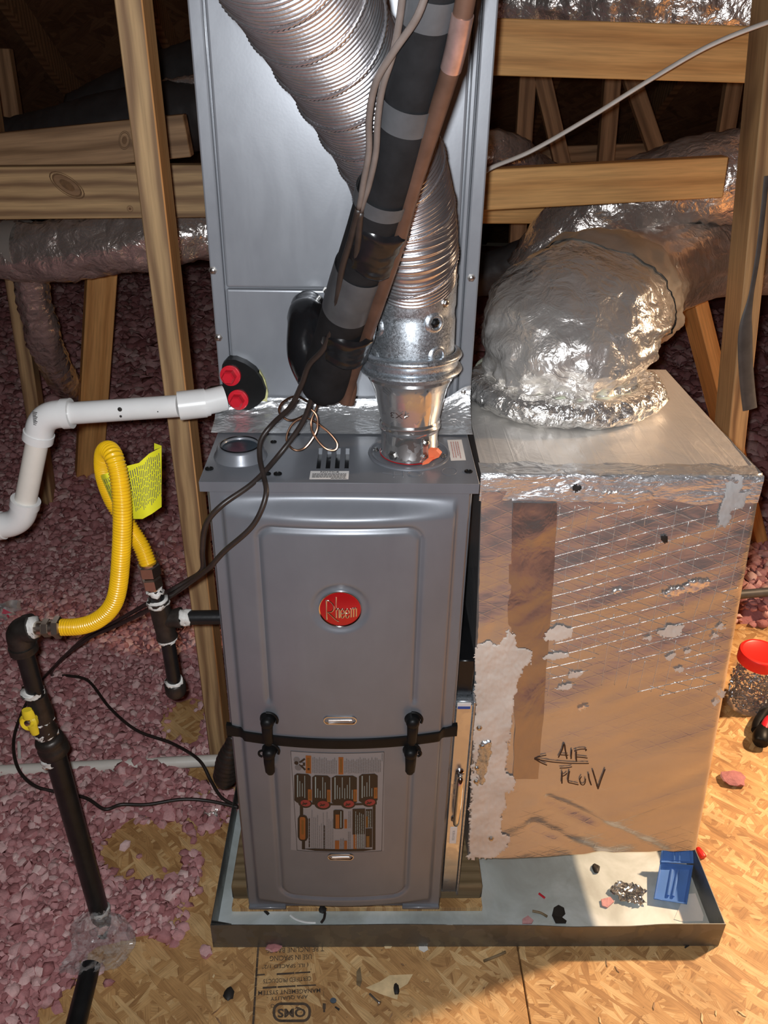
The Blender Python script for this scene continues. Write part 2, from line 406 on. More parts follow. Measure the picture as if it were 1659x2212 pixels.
M_FOAM = simple('yellow_foam', (.62, .60, .28), .8, 0, .15, 50, .6, 60, .006)
M_BAND = simple('pale_green_band', (.62, .66, .52), .4, 0, .05, 20)
M_DUSTW = simple('whitish_tape', (.62, .57, .51), .40, .6, .12, 10)
M_CHIP = simple('wood_chip', (.74, .55, .30), .7, 0, .2, 40)
M_CRUMB = simple('dark_crumb', (.016, .013, .011), .6, 0, .3, 60)
M_BLUEL = simple('blue_sticker', (.02, .07, .30), .4, 0, .1, 20)
M_REDBAG = simple('bag_red_print', (.55, .05, .10), .5, 0, .1, 20)
M_BAG = simple('white_bag_film', (.62, .57, .55), .4, 0, .08, 20, .5, 20, .006)
# ================================================================== SETTING
fl = MB().box(-3.6, 3.6, -2.3, 6.1, -.06, -.014).build('floor', M_DECK); tag(fl, kind='structure')
SEAM = px(1132, 2130, z=0).x
xs = [-3.6, -1.9, SEAM, 1.55, 3.6]; ys = [-2.3, .93, 3.3, 6.1]
for i in range(4):
    for j in range(3):
        MB().box(xs[i]+.0012, xs[i+1]-.0012, ys[j]+.0012, ys[j+1]-.0012, -.0135, 0, .0012).build('osb_panel', M_OSB, fl)
# gable attic roof: deck, rafters
def roof_z(y): return 3.45-.56*y if y > 0 else 3.45+1.35*y
ro = MB()
for (y0, y1) in ((-2.35, 0), (0, 6.1)):
    a, b = roof_z(y0), roof_z(y1)
    ro.prism([(-3.6, y0, a), (3.6, y0, a), (3.6, y1, b), (-3.6, y1, b)], (0, 0, .02))
ceil_ = ro.build('ceiling', M_DECK); tag(ceil_, kind='structure')
for k in range(12):
    x = -3.35+k*.61
    rb = MB()
    rb.prism([(x, 0.02, roof_z(.02)-.002), (x, 6.0, roof_z(6.0)-.002), (x, 5.75, roof_z(6.0)-.002), (x, 0.02, roof_z(.02)-.16)], (.038, 0, 0))
    rb.build('rafter', M_PINED, ceil_)
for nm, x in (('wall_left', -3.62), ('wall_right', 3.60)):
    o = MB().prism([(x, -2.35, -.06), (x, 6.15, -.06), (x, 6.15, .05), (x, 0, 3.46), (x, -2.35, .28)], (.02, 0, 0)).build(nm, M_DECK); tag(o, kind='structure')

# ------------------------------------------------------------------ blown pink insulation
PATCH = [(px(u, v, z=0), a, b) for u, v, a, b in
         ((320, 1840, .10, .09), (400, 1560, .055, .10), (470, 2050, .07, .10), (520, 2140, .20, .10), (300, 2190, .08, .06), (450, 1680, .05, .04), (160, 2200, .05, .05))]
def ins_h(x, y):
    """height of the blown wool over the deck; negative where the deck is bare"""
    if y < -.98: return .05+.04*nz(x*2.3, y*2.3)+.02*nz(x*7, y*7, 1)-.12*(1-smooth(-1.0, -1.12, y))   # unseen wool added behind the camera to tint the foil box's reflection
    if x < .42+.12*y and not (x > -.2 and y < .8):
        h = .022+.03*nz(x*2.1, y*2.1)+.016*nz(x*6, y*6, 3)
        d = 9
        for c, a, b in PATCH:
            q = math.hypot((x-c.x)/a, (y-c.y)/b)+.38*nz(x*16, y*16, 7); d = min(d, q)
        h += .03*smooth(1.0, 2.2, d)-.05*(1-smooth(.75, 1.15, d))
        h += .05*smooth(.55, 1.0, -x-.1+.1*y)*smooth(-.3, .5, y)+.08*smooth(1.2, 2.6, y)
        edge = -.235+.02*nz(y*9, 2, 5)
        if y < .78: h -= .09*smooth(edge-.10, edge+.05, x)
        if y < -.02 and x > -.55: h -= .10*smooth(-.55, -.32, x+.10*nz(x*9, y*9)+.25*min(0, y+.02))
        return h
    if y > .80: 
        h = .06+.05*nz(x*2.3, y*2.3)+.02*nz(x*7, y*7, 1)+.10*smooth(1.1, 2.2, y)
        return h-.20*(1-smooth(.83+.05*nz(x*5, 0), 1.0, y)) if x > .3 else h
    return -.1
def build_insulation():
    rng = np.random.default_rng(11)
    m = MB(); X = np.arange(-3.5, 3.51, .05); Y = np.arange(-2.2, 5.6, .05)
    nx, ny = len(X), len(Y); H = [[ins_h(x, y) for x in X] for y in Y]
    V = [(x, y, H[j][i]-.012+.006*random.random()) for j, y in enumerate(Y) for i, x in enumerate(X)]
    F = []
    for j in range(ny-1):
        for i in range(nx-1):
            if max(H[j][i], H[j][i+1], H[j+1][i], H[j+1][i+1]) > -.02: F.append((j*nx+i, j*nx+i+1, (j+1)*nx+i+1, (j+1)*nx+i))
    t = (1+5**.5)/2
    ico = np.array([(-1, t, 0), (1, t, 0), (-1, -t, 0), (1, -t, 0), (0, -1, t), (0, 1, t), (0, -1, -t), (0, 1, -t), (t, 0, -1), (t, 0, 1), (-t, 0, -1), (-t, 0, 1)])/1.9
    icf = np.array([(0, 11, 5), (0, 5, 1), (0, 1, 7), (0, 7, 10), (0, 10, 11), (1, 5, 9), (5, 11, 4), (11, 10, 2), (10, 7, 6), (7, 1, 8), (3, 9, 4), (3, 4, 2), (3, 2, 6), (3, 6, 8), (3, 8, 9), (4, 9, 5), (2, 4, 11), (6, 2, 10), (8, 6, 7), (9, 8, 1)])
    C = []; S = []
    def region(x0, x1, y0, y1, step, size, prob=1):
        for y in np.arange(y0, y1, step):
            for x in np.arange(x0, x1, step):
                xx, yy = x+rng.uniform(-.5, .5)*step, y+rng.uniform(-.5, .5)*step
                d = Vector((xx, yy, .05))-CAM; f = d.dot(FW)
                if f < .2: continue
                u, v = 829.5+FPX*d.dot(RT)/f, 1106-FPX*d.dot(UP)/f
                if u < -300 or u > 2050 or v > 2290 or v < 300 or rng.random() > prob: continue
                h = ins_h(xx, yy)
                if h < -.004 and rng.random() > .05*smooth(-.07, -.01, h): continue
                s = size*rng.uniform(.55, 1.35); C.append((xx, yy, max(h, s*.35)+rng.uniform(-.004, .007))); S.append(s)
    region(-1.35, -.15, -.75, 1.2, .0105, .0105)
    region(-2.0, -1.35, -.75, 1.2, .018, .014)
    region(-2.0, .25, 1.2, 2.2, .017, .015)
    region(-2.6, .4, 2.2, 4.4, .032, .028)
    region(.55, 1.9, .8, 1.7, .019, .017)
    region(.5, 2.6, 1.7, 3.6, .032, .03)
    C = np.array(C); S = np.array(S); n = len(C)
    A = rng.uniform(-1, 1, (n, 3, 3)); Q = np.linalg.qr(A)[0]
    sc = rng.uniform(.6, 1.25, (n, 1, 3))
    P = (ico[None]*sc*rng.uniform(.72, 1.22, (n, 12, 1)))
    P = np.einsum('nij,nkj->nki', Q, P)*S[:, None, None]
    P[:, :, 2] *= .8
    P += C[:, None, :]
    base = np.array(V); bf = np.array(F, dtype=np.int64)
    nv = len(base); AV = np.concatenate([base, P.reshape(-1, 3)])
    cf = (icf[None]+(np.arange(n)*12)[:, None, None]).reshape(-1, 3)+nv
    me = bpy.data.meshes.new('pink_insulation')
    me.vertices.add(len(AV)); me.vertices.foreach_set('co', AV.astype(np.float32).ravel())
    loops = np.concatenate([bf.ravel(), cf.ravel()]).astype(np.int32)
    me.loops.add(len(loops)); me.loops.foreach_set('vertex_index', loops)
    tot = np.concatenate([np.full(len(bf), 4), np.full(len(cf), 3)]).astype(np.int32); st = np.concatenate([[0], np.cumsum(tot)[:-1]]).astype(np.int32)
    me.polygons.add(len(tot)); me.polygons.foreach_set('loop_start', st); me.polygons.foreach_set('loop_total', tot)
    me.update(calc_edges=True); me.validate(); me.shade_smooth(); me.set_sharp_from_angle(angle=math.radians(52)); me.materials.append(M_PINK)
    o = bpy.data.objects.new('pink_insulation', me); COL.objects.link(o)
    print('insulation chunks', n)
    return tag(o, 'loose pink blown fibreglass insulation spread over the attic floor', 'insulation', kind='stuff')
build_insulation()

# ================================================================== LUMBER
def beam(name, p0, p1, wdt, thk, face, mat, label=None, cat='beam', group=None, bev=.002, parent=None, side=None):
    """board from p0 to p1 (axis of its middle); wdt across the face, thk behind it"""
    p0, p1 = Vector(p0), Vector(p1); X = (p1-p0).normalized(); f = Vector(face); Z = (f-X*X.dot(f)).normalized(); Y = Z.cross(X)
    ln = (p1-p0).length
    o = MB().box(-ln/2, ln/2, -wdt/2, wdt/2, -thk, 0, bev).build(name, mat, parent)
    if side:   # faces turned right get a second, brighter orange wood colour
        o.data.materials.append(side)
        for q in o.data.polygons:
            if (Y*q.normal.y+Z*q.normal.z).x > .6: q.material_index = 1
    c = (p0+p1)/2
    o.matrix_world = Matrix(((X.x, Y.x, Z.x, c.x), (X.y, Y.y, Z.y, c.y), (X.z, Y.z, Z.z, c.z), (0, 0, 0, 1)))
    if label: tag(o, label, cat, group)
    return o
FR = (0, -1, 0)
def hbeam(name, a, b, y, mat, label, thk=.038, tilt=None):
    """a, b: (u, v_top, v_bottom) at the two ends on plane y"""
    A0, A1 = px(a[0], a[1], y=y), px(a[0], a[2], y=y); B0, B1 = px(b[0], b[1], y=y), px(b[0], b[2], y=y)
    wd = ((A0-A1).length+(B0-B1).length)/2
    return beam(name, (A0+A1)/2, (B0+B1)/2, wd, thk, FR, mat, label)
kb1 = hbeam("cross_beam", (-700, 369, 480), (480, 360, 466), .86, M_PINE, 'knotty yellow timber beam running left from behind the grey cabinet, above the foil duct')
kb2 = hbeam('timber_offcut', (-120, 312, 380), (404, 237, 349), .99, M_PINED, 'short knotty lumber offcut lying tilted on top of the left timber beam')
hbeam('cross_beam', (1040, 371, 452), (1568, 336, 430), .86, M_PINEO, 'timber board ending short above the foil dome, to the right of the grey cabinet')
hbeam('cross_beam', (1050, 43, 158), (2600, 90, 206), .90, M_PINEO, 'uppermost orange timber beam at the top right, above the white cable')
hbeam('cross_beam', (1030, 452, 478), (2300, 444, 488), 1.32, M_PINEO, 'thin shadowed board far behind, just under the short timber board')
def knot(bm_, u, v, y, rx, ry, ang):
    mb = MB(); c = px(u, v, y=y); ca, sa = math.cos(ang), math.sin(ang); n = 20
    for r0, r1, mi in ((0, .42, 1), (.42, .72, 0), (.72, .82, 1), (.90, .97, 1)):
        q = [[c+Vector((rx*r*math.cos(a)*ca-ry*r*math.sin(a)*sa, -.0006, rx*r*math.cos(a)*sa+ry*r*math.sin(a)*ca)) for a in np.linspace(0, 2*PI, n+1)[:-1]] for r in (max(r0, .01), r1)]
        mb.add(q[0]+q[1], [(k, (k+1) % n, n+(k+1) % n, n+k) for k in range(n)], mi)
    o = mb.build('knot', [M_PINED, M_KNOT]); o.parent = bm_; bpy.context.view_layer.update(); o.matrix_parent_inverse = bm_.matrix_world.inverted()
knot(kb1, 145, 400, .86, .040, .019, -.6); knot(kb1, 281, 451, .86, .007, .007, 0); knot(kb2, 269, 303, .99, .013, .020, -.3)
# left stud beside the cabinet
def post(name, top, bot, y, wx, ty, mat, label, zb=None):
    """top, bot: (u_left_edge, v) on plane y; wx across, ty deep"""
    a, b = px(top[0], top[1], y=y), px(bot[0], bot[1], y=y)
    d = (b-a); 
    if zb is not None: b = a+d*((a.z-zb)/(-d.z))
    a = a-d*(.25/d.length)
    off = Vector((wx/2, 0, 0))
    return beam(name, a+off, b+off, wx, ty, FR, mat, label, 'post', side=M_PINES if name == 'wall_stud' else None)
post('wall_stud', (246, 0), (322, 600), .42, .040, .066, M_PINE, 'pale grooved timber stud standing left of the grey cabinet with an orange edge', 0.0)
post('right_post', (1650, 170), (1598, 700), .74, .040, .089, M_PINE, 'leaning brown timber post behind the foil box, with the dark strap hanging on it', -.005).name = 'timber_post'
p0, p1 = px(1478, 505, y=1.28), px(1600, 985, y=1.28); d = p1-p0
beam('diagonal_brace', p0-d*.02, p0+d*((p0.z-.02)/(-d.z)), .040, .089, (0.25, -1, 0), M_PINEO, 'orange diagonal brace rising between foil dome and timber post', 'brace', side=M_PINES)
p0, p1 = px(20, 560, y=1.45), px(88, 1010, y=1.45); d = p1-p0
beam('truss_post', p0-d*.7, p0+d*((p0.z-.03)/(-d.z)), .042, .089, (.2, -1, 0), M_PINE, 'leaning timber truss post at the left edge, under the foil duct', 'post')
p0, p1 = px(222, 590, y=1.62), px(195, 1020, y=1.62); d = p1-p0
beam('truss_post', p0-d*.1, p0+d*((p0.z-.03)/(-d.z)), .089, .040, (.5, -1, 0), M_PINEO, 'straight orange-brown timber post between the leaning truss post and the stud', 'post')
# far trusses in the dark on the right
def web(u0, v0, u1, v1, y, lab):
    a, b = px(u0, v0, y=y), px(u1, v1, y=y); d = b-a
    beam('truss_web', a-d*.35, b+d*.35, .06, .038, FR, M_PINED, lab, 'truss web')
web(1141, 165, 1130, 345, 2.35, 'far dim truss web nearest the grey cabinet, upright')
web(1172, 165, 1214, 345, 2.35, 'far dim truss web slanting down right, next to the upright one by the cabinet')
web(1325, 170, 1312, 330, 2.35, 'far dim upright truss web in the middle gap under the upper beam')
web(1372, 185, 1420, 325, 2.35, 'far dim truss web slanting towards the big foil duct')
web(1588, 182, 1570, 295, 2.35, 'far dim upright truss web nearest the leaning post')
web(1122, 470, 1118, 540, 2.2, 'short dim upright seen under the boards, left of the foil ducts')
web(1100, 338, 1390, 328, 2.5, 'far dim horizontal truss chord behind the short timber board')
web(8, 150, 28, 275, 2.4, 'faint far truss web in the dark at the upper left')

# ================================================================== FLEX DUCTS
def foil_duct(name, pts, r, mat, label, seg=40, step=.012, amp=.006, ridge=.0, parent=None, seed=0, cat='duct', pitch=.045, pleat=1.0):
    path = resample(spline(pts, 10), step)
    rr = (lambda i, t: r) if not callable(r) else r
    def off(i, k, a):
        s = i*step; ca, sa = math.cos(a), math.sin(a)
        q = amp*(noise.noise(Vector((s*9+seed, ca*1.5, sa*1.5)))+.6*pleat*noise.noise(Vector((s*38+seed, ca*2.2+s*6, sa*2.2)))+.5*noise.noise(Vector((s*70, ca*7+seed, sa*7))))
        return q+ridge*math.sin(2*PI*s/pitch)
    o = MB().tube(path, rr, seg, True, 0, 1, None, off).build(name, mat, parent, 180)
    if label: tag(o, label, cat)
    return o
dl = foil_duct('foil_duct', [px(-700, 560, y=1.3), px(-400, 552, y=1.26), px(-160, 545, y=1.22), px(0, 545, y=1.2), px(120, 541, y=1.17), px(260, 524, y=1.15), px(400, 505, y=1.15), px(520, 490, y=1.2)], .072, M_FOILD, 'shiny foil flex duct running left under the knotty beam', amp=.010, seed=3)
# white tape ring near its left end
pth = [px(30, 541, y=1.2), px(62, 542, y=1.19)]
MB().tube(resample(pth, .008), .077, 32, False).build('tape_band', M_DUSTW, dl, 180)
foil_duct('foil_duct', [px(60, 560, y=1.28), px(72, 640, y=1.32), px(95, 730, y=1.38), px(125, 800, y=1.5), px(160, 850, y=1.75)], .045, M_FOILD, 'small foil flex duct dropping behind the leaning truss post', amp=.008, seed=9, ridge=.003, pitch=.03)
foil_duct('grey_duct', [px(-700, 420, y=1.9), px(-400, 365, y=1.82), px(-120, 330, y=1.75), px(40, 320, y=1.7), px(190, 285, y=1.6), px(330, 255, y=1.55), px(520, 250, y=1.5)], .085, M_GDUCT, 'dark grey jacketed flex duct arching behind the timber offcut', amp=.006, seed=5)
foil_duct('grey_duct', [px(180, 260, y=1.95), px(300, 205, y=1.9), px(400, 165, y=1.8), px(540, 130, y=1.75)], .085, M_GDUCT, 'dark duct rising in the upper left shadow towards the cabinet', amp=.006, seed=6)
foil_duct('foil_duct', [px(325, 215, y=1.62), px(385, 192, y=1.55), px(470, 182, y=1.5)], .03, M_FOILD, 'glinting bit of foil duct between the stud and the top of the cabinet', amp=.009, seed=8)
foil_duct('foil_duct', [px(1080, -10, y=1.35), px(1230, -5, y=1.28), px(1400, 2, y=1.2), px(1560, 12, y=1.16), px(1760, 18, y=1.15), px(2100, 10, y=1.15), px(2600, -30, y=1.2)], .075, M_FOILD, 'crinkled foil flex duct along the very top right, above the upper beam', amp=.012, seed=12, ridge=.002)
foil_duct('foil_duct', [px(1160, 610, y=1.25), px(1230, 520, y=1.25), px(1330, 450, y=1.22), px(1450, 405, y=1.18), px(1560, 385, y=1.14), px(1760, 370, y=1.1), px(2050, 380, y=1.1), px(2500, 420, y=1.2)], .10, M_FOILD, 'fat foil flex duct crossing behind the foil dome and rising right', amp=.010, seed=14)
foil_duct('foil_duct', [px(1000, 330, y=1.5), px(1060, 322, y=1.5), px(1110, 335, y=1.55), px(1170, 380, y=1.7)], .05, M_FOILD, 'dim foil duct end just right of the cabinet, under the white cable', amp=.009, seed=17)
foil_duct('grey_duct', [px(1010, 600, y=1.5), px(1120, 570, y=1.45), px(1230, 520, y=1.4)], .06, M_GDUCT, 'dark jacketed duct low between the cabinet and the foil dome', amp=.006, seed=19)
foil_duct('grey_duct', [px(1390, 500, y=1.45), px(1500, 488, y=1.42), px(1640, 500, y=1.42), px(1900, 540, y=1.5), px(2200, 640, y=1.7)], .05, M_GDUCT, 'dark grey jacketed duct in shadow beneath the fat foil duct', amp=.006, seed=20)

# white cable across the right, dark strap, grey conduit
cab = resample(spline([px(1030, 385, y=.62), px(1062, 362, y=.66), px(1150, 325, y=.70), px(1280, 250, y=.72), px(1400, 175, y=.72), px(1530, 100, y=.7), px(1659, 48, y=.66), px(1760, 20, y=.62), px(2000, -40, y=.55), px(2300, -160, y=.5)], 10), .01)
tag(MB().tube(cab, .0058, 10, True, 0, .6).build('electric_cable', M_ROMEX), 'white flat electric cable slanting up right from the cabinet', 'cable')
sp = [px(1656, 380, y=.725), px(1640, 530, y=.725), px(1622, 640, y=.72), px(1611, 700, y=.715), px(1610, 770, y=.71), px(1615, 840, y=.705), px(1620, 884, y=.70)]
path = resample(spline(sp, 8), .008)
def strapr(i, t): return lerp(.005, .0155, smooth(.45, .68, t))
tag(MB().tube(path, strapr, 12, True, 0, .22, (0, -1, 0)).build('hanging_strap', M_STRAP), 'dark grey flat strap hanging down the leaning timber post', 'strap')
tag(MB().tube([px(1590, 1285, z=.11), px(2300, 1222, z=.11)], .013, 14).build('conduit', M_STRAP), 'grey conduit lying on insulation behind the jar of screws', 'conduit')
# ================================================================== FURNACE
ZB, ZT = .085, .947
def screw(mb, p, n, r=.004, mi=0):
    mb.lathe([(r*1.5, 0), (r*1.5, .0006), (r, .0008), (r, .0034), (r*.7, .0042), (0, .0042)], p, n, 6 if r > .003 else 8, mi)
furn = thing('furnace', (0, .36, ZB), 'tall grey gas furnace with a round red badge, standing in the drain pan', 'furnace')
MB().box(-.176, .176, .010, .72, ZB, .934, .002).build('cabinet', M_PAINT, furn)

# top panel with lip and four open vent slots
TZ = ZT
slots = []
for u0, u1 in ((683, 692), (703, 713), (723, 733), (744, 753)):
    a, b = px(u0, 1012, z=TZ), px(u1, 1012, z=TZ); c = px(u0, 968, z=TZ)
    slots.append((a.x, b.x, a.y, c.y))
sy0, sy1 = slots[0][2], slots[0][3]
X = [-.182]+[q for s in slots for q in s[:2]]+[.182]; Y = [-.004, sy0, sy1, .72]
tp = MB()
for i in range(len(X)-1):
    for j in range(3):
        if j == 1 and i % 2 == 1: continue
        tp.quad((X[i], Y[j], TZ), (X[i+1], Y[j], TZ), (X[i+1], Y[j+1], TZ), (X[i], Y[j+1], TZ))
for (a, b, y0, y1) in slots:
    for p, q in (((a, y0), (b, y0)), ((b, y0), (b, y1)), ((b, y1), (a, y1)), ((a, y1), (a, y0))):
        tp.quad((*p, TZ), (*q, TZ), (*q, TZ-.010), (*p, TZ-.010))
tp.box(-.1825, .1825, -.0052, -.0038, TZ-.0145, TZ+.0002, .0004)
tp.box(-.1825, -.1812, -.0045, .72, TZ-.0145, TZ+.0002, .0004); tp.box(.1812, .1825, -.0045, .72, TZ-.0145, TZ+.0002, .0004)
top = tp.build('top_panel', M_PAINT, furn)
for (a, b, y0, y1) in slots:
    MB().box(a-.0005, b+.0005, y0-.0005, y1+.0005, TZ-.0125, TZ-.0095, 0).build('vent_slot', M_SLOT, top)
# knockout collar on the left
kc = px(520, 984, z=TZ)
MB().lathe([(.037, 0), (.036, .003), (.0335, .006), (.0315, .013), (.030, .0155), (.0265, .0165), (.0245, .015), (.024, .006)], kc, (0, 0, 1), 40, caps=False).build('knockout_collar', M_PAINT, top, 60)
MB().lathe([(.0243, .0), (.0243, .0135), (0, .0138)], kc, (0, 0, 1), 36).build('knockout_disc', M_GLASS, top)
MB().lathe([(.027, .0155), (.0275, .0172), (.0265, .0180), (.0255, .0165)], kc, (0, 0, 1), 36, caps=False).build('knockout_rim', M_SLOT, top)
for u, v, r in ((452, 1013, .0058), (577, 1024, .0052), (600, 1024, .0056), (591, 955, .0045), (1012, 1019, .0056)):
    p = px(u, v, z=TZ); MB().lathe([(r, -.001), (r, .0012), (r*.72, .0018), (r*.62, .0006), (0, .0006)], p, (0, 0, 1), 16).build('rubber_plug', M_BLK, top)
# notice label and barcode sticker
def bars(mb, P, rows, a0, a1, jit, mi, thick=.5, seed=1, dash=True):
    """rows of illegible small print: P(a, b) maps the unit square to the surface"""
    rg = random.Random(seed)
    for r0, r1 in rows:
        a = a0; end = a1-rg.random()*jit
        while a < end:
            b = min(end, a+(rg.uniform(.03, .10) if dash else 9))
            mb.quad(P(a, r0), P(b, r0), P(b, r1), P(a, r1), mi); a = b+.012
def patch(mb, P, mi, off, nu=1, nv=1):
    mb.grid(lambda s, t: P(s, t), nu, nv, mi)
def planeP(p00, p10, p01, lift): # a along p00->p10, b along p00->p01
    n = (p10-p00).cross(p01-p00).normalized()
    if n.dot(CAM-p00) < 0: n = -n
    return lambda a, b, k=0.0: p00+(p10-p00)*a+(p01-p00)*b+n*(lift+k)
p00, p10, p01 = px(671, 1018, z=TZ), px(754, 1018, z=TZ), px(668, 1036, z=TZ)
lp = planeP(p00, p10, p01, .0004); lb = MB()
lb.quad(lp(0, 0), lp(1, 0), lp(1, 1), lp(0, 1), 0)
bars(lb, lambda a, b: lp(a, b, .0003), [(.33, .40), (.46, .53), (.59, .66), (.72, .79)], .06, .95, .06, 1, seed=4)
bars(lb, lambda a, b: lp(a, b, .0003), [(.86, .93)], .55, .95, .0, 1, seed=5)
V, F = text_mesh('NOTICE', .0062, sx=1.1, bold=.0001)
ex, ey = (p10-p00).normalized(), -(p01-p00).normalized(); tc = lp(.5, .16, .0004)
lb.add([tc+ex*q.x+ey*q.y*.55/.55 for q in V], F, 1)
for a0, a1 in ((.26, .33), (.67, .74)): lb.quad(lp(a0, .15, .0003), lp(a1, .15, .0003), lp(a1, .18, .0003), lp(a0, .18, .0003), 1)
tag(lb.build('notice_label', [M_LAB, M_INK], top), 'white notice label on the front edge of the top')
p00, p10, p01 = px(966, 951, z=TZ), px(997, 950, z=TZ), px(974, 996, z=TZ)
lp2 = planeP(p00, p10, p01, .0004); lb = MB(); lb.quad(lp2(0, 0), lp2(1, 0), lp2(1, 1), lp2(0, 1), 0)
bars(lb, lambda a, b: lp2(b, a, .0003), [(.2, .26), (.36, .42), (.52, .58), (.66, .72)], .1, .92, .2, 1, seed=8)
tag(lb.build('printed_sticker', [M_LAB, M_INKR], top), 'small white sticker with faded red print')
# embossed letters on the top
def stroke(mb, pts, r, mi=0, flat=.6, n=5, ref=None, seg=6):
    mb.tube(spline(pts, n) if len(pts) > 2 else [Vector(p) for p in pts], r, seg, True, mi, flat, ref)
e = lambda zx, zy: px(760+zx/5.72, 880+zy/5.72, z=TZ+.0002)
em = MB()
for st in ([(520, 795), (520, 860)], [(632, 785), (635, 858)], [(380, 806), (520, 826), (635, 822)]): stroke(em, [e(*q) for q in st], .0006)
em.build('embossed_letter', M_PAINT, top)
for cx, cy, rx, ry in ((770, 822, 80, 36), (1205, 790, 92, 48), (770, 822, 62, 26)):
    em = MB(); stroke(em, [e(cx+rx*math.cos(t), cy+ry*math.sin(t)) for t in np.linspace(0, 2*PI, 17)], .0005, n=2); em.build('embossed_letter', M_PAINT, top)

# doors: bowed pressed steel
ZG0, ZG1 = .502, .520
def rrect(x, z, hx, z0, z1, r):
    cx, cz = abs(x)-(hx-r), abs(z-(z0+z1)/2)-((z1-z0)/2-r)
    return math.hypot(max(cx, 0), max(cz, 0))+min(max(cx, cz), 0)-r
def door_y(x, z):
    e = 1-smooth(.1505, .1575, abs(x))
    bow = .0175*max(0, 1-(x/.158)**2)+.0075
    if z > .51:
        r = 1-smooth(.900, .928, z)
        d = rrect(x, z, .1085, .2, .888, .020); g = math.exp(-(d/.0036)**2)*smooth(.578, .592, z)
        if z < .592: g = math.exp(-(d/.0036)**2)*smooth(.578, .592, z)
        q = math.hypot(x, z-.763); rec = 1-smooth(.034, .043, q)
        g = g*.0048+rec*.0035
    else:
        r = smooth(.088, .122, z)
        d = rrect(x, z, .109, .139, .9, .024); g = math.exp(-(d/.0036)**2)*(1-smooth(.444, .458, z))*.0048
    return -.004-(bow*e*r-g*e*r)
def make_door(name, z0, z1, nz_):
    xs_ = sorted(set([-.1725, -.1722, -.170, .170, .1722, .1725]+list(np.round(np.linspace(-.168, .168, 141), 5))))
    mb = MB(); n = len(xs_)-1
    def fn(s, t):
        x = xs_[round(s*n)]; z = lerp(z0, z1, t); y = door_y(x, z)
        y += .010 if abs(x) > .1723 else (.003 if abs(x) > .1721 else 0)
        return Vector((x, y, z))
    mb.grid(fn, n, nz_)
    # returned top and bottom edges
    for t, zz in ((0, z0), (1, z1)):
        mb.grid(lambda s, q, t=t, zz=zz: fn(s, t)+Vector((0, q*(.0095-fn(s, t).y), 0)), n, 1)
    return mb.build(name, M_PAINT, furn, 50)
updoor = make_door('upper_door', ZG1, .932, 170)
lodoor = make_door('lower_door', ZB+.001, ZG0, 170)
for x0_, x1_ in ((-.1715, -.105), (.105, .1715)): MB().box(x0_, x1_, -.0105, -.003, ZB-.001, ZB+.004, .001).build('door_foot_flange', M_PAINT, lodoor)
# black gasket between the doors
gk = MB()
def gy(x): return door_y(x, .51-.0001)
gx = np.linspace(-.179, .179, 90)
prof = [(.004, ZG0-.0005), (-.0035, ZG0), (-.0042, ZG0+.004), (-.0034, (ZG0+ZG1)/2), (-.0042, ZG1-.004), (-.0035, ZG1), (.004, ZG1+.0005)]
def gfn(s, t):
    x = lerp(-.179, .179, s); k = prof[round(t*6)]; e = smooth(.158, .179, abs(x))
    return Vector((x, door_y(min(.17, abs(x)), .505)+k[0], k[1]+.006*e*(1 if k[1] > .511 else .4)))
gk.grid(gfn, 90, 6); gk.build('gasket', M_BLK, furn, 50)
# chrome finger pulls
for z, L_, d, h_ in ((.558, .0235, updoor, .0062), (.2505, .0205, lodoor, .0058)):
    mb = MB(); x0 = -.002 if z > .5 else -.004
    def st(L_, h_, off, z=z, x0=x0):
        out = []
        for k in range(32):
            a = 2*PI*k/32; cx = (L_-h_)*(1 if math.cos(a) > 0 else -1)
            xx, zz = x0+cx+h_*math.cos(a), z+h_*math.sin(a); out.append(Vector((xx, door_y(xx, zz)-off, zz)))
        return out
    rings = [st(L_+.002, h_+.002, .0002), st(L_+.0014, h_+.0014, .0022), st(L_, h_, .0022), st(L_-.002, h_-.0018, -.0012), st(L_-.0035, h_-.003, .0)]
    V = [p for r in rings for p in r]; F = [(i*32+k, i*32+(k+1) % 32, (i+1)*32+(k+1) % 32, (i+1)*32+k) for i in range(4) for k in range(32)]
    F.append(tuple(4*32+k for k in range(32))); mb.add(V, F)
    mb.tube([(x0-L_+.006, door_y(x0, z)-.0012, z+.0005), (x0+L_-.006, door_y(x0, z)-.0012, z+.0005)], .0016, 10)
    mb.build('finger_pull', M_CHR, d, 50)
# badge
bz = .763; by = door_y(0, bz)
bd = MB().lathe([(.0295, 0), (.0302, .001), (.0302, .0042), (.0295, .0052), (.0284, .0046), (.028, .0035)], (0, by, bz), (0, -1, 0), 48, caps=False).build('badge_ring', M_CHR, updoor, 60)
mb = MB().lathe([(.0284, .0035), (.022, .0044), (.012, .0050), (0, .0052)], (0, by, bz), (0, -1, 0), 48, mi=0)
def bp(zx, zy):
    x, z = (zx-835)*.0285/475, bz-(zy-795)*.0285/400
    return Vector((x, by-.0054+.0018*((x*x+(z-bz)**2)/.0284**2), z))
def bs(pts, r, n=6): stroke(mb, [bp(*q) for q in pts], r, 1, .55, n, (0, -1, 0), 8)
bs([(517, 590), (517, 1042)], .0013); bs([(500, 588), (590, 600), (665, 665), (690, 750), (655, 825), (600, 852), (535, 860)], .0010)
bs([(548, 862), (640, 945), (720, 1030), (800, 1078)], .0010)
bs([(742, 500), (738, 985)], .0011); bs([(745, 800), (770, 768), (800, 775), (806, 820), (806, 985)], .0013)
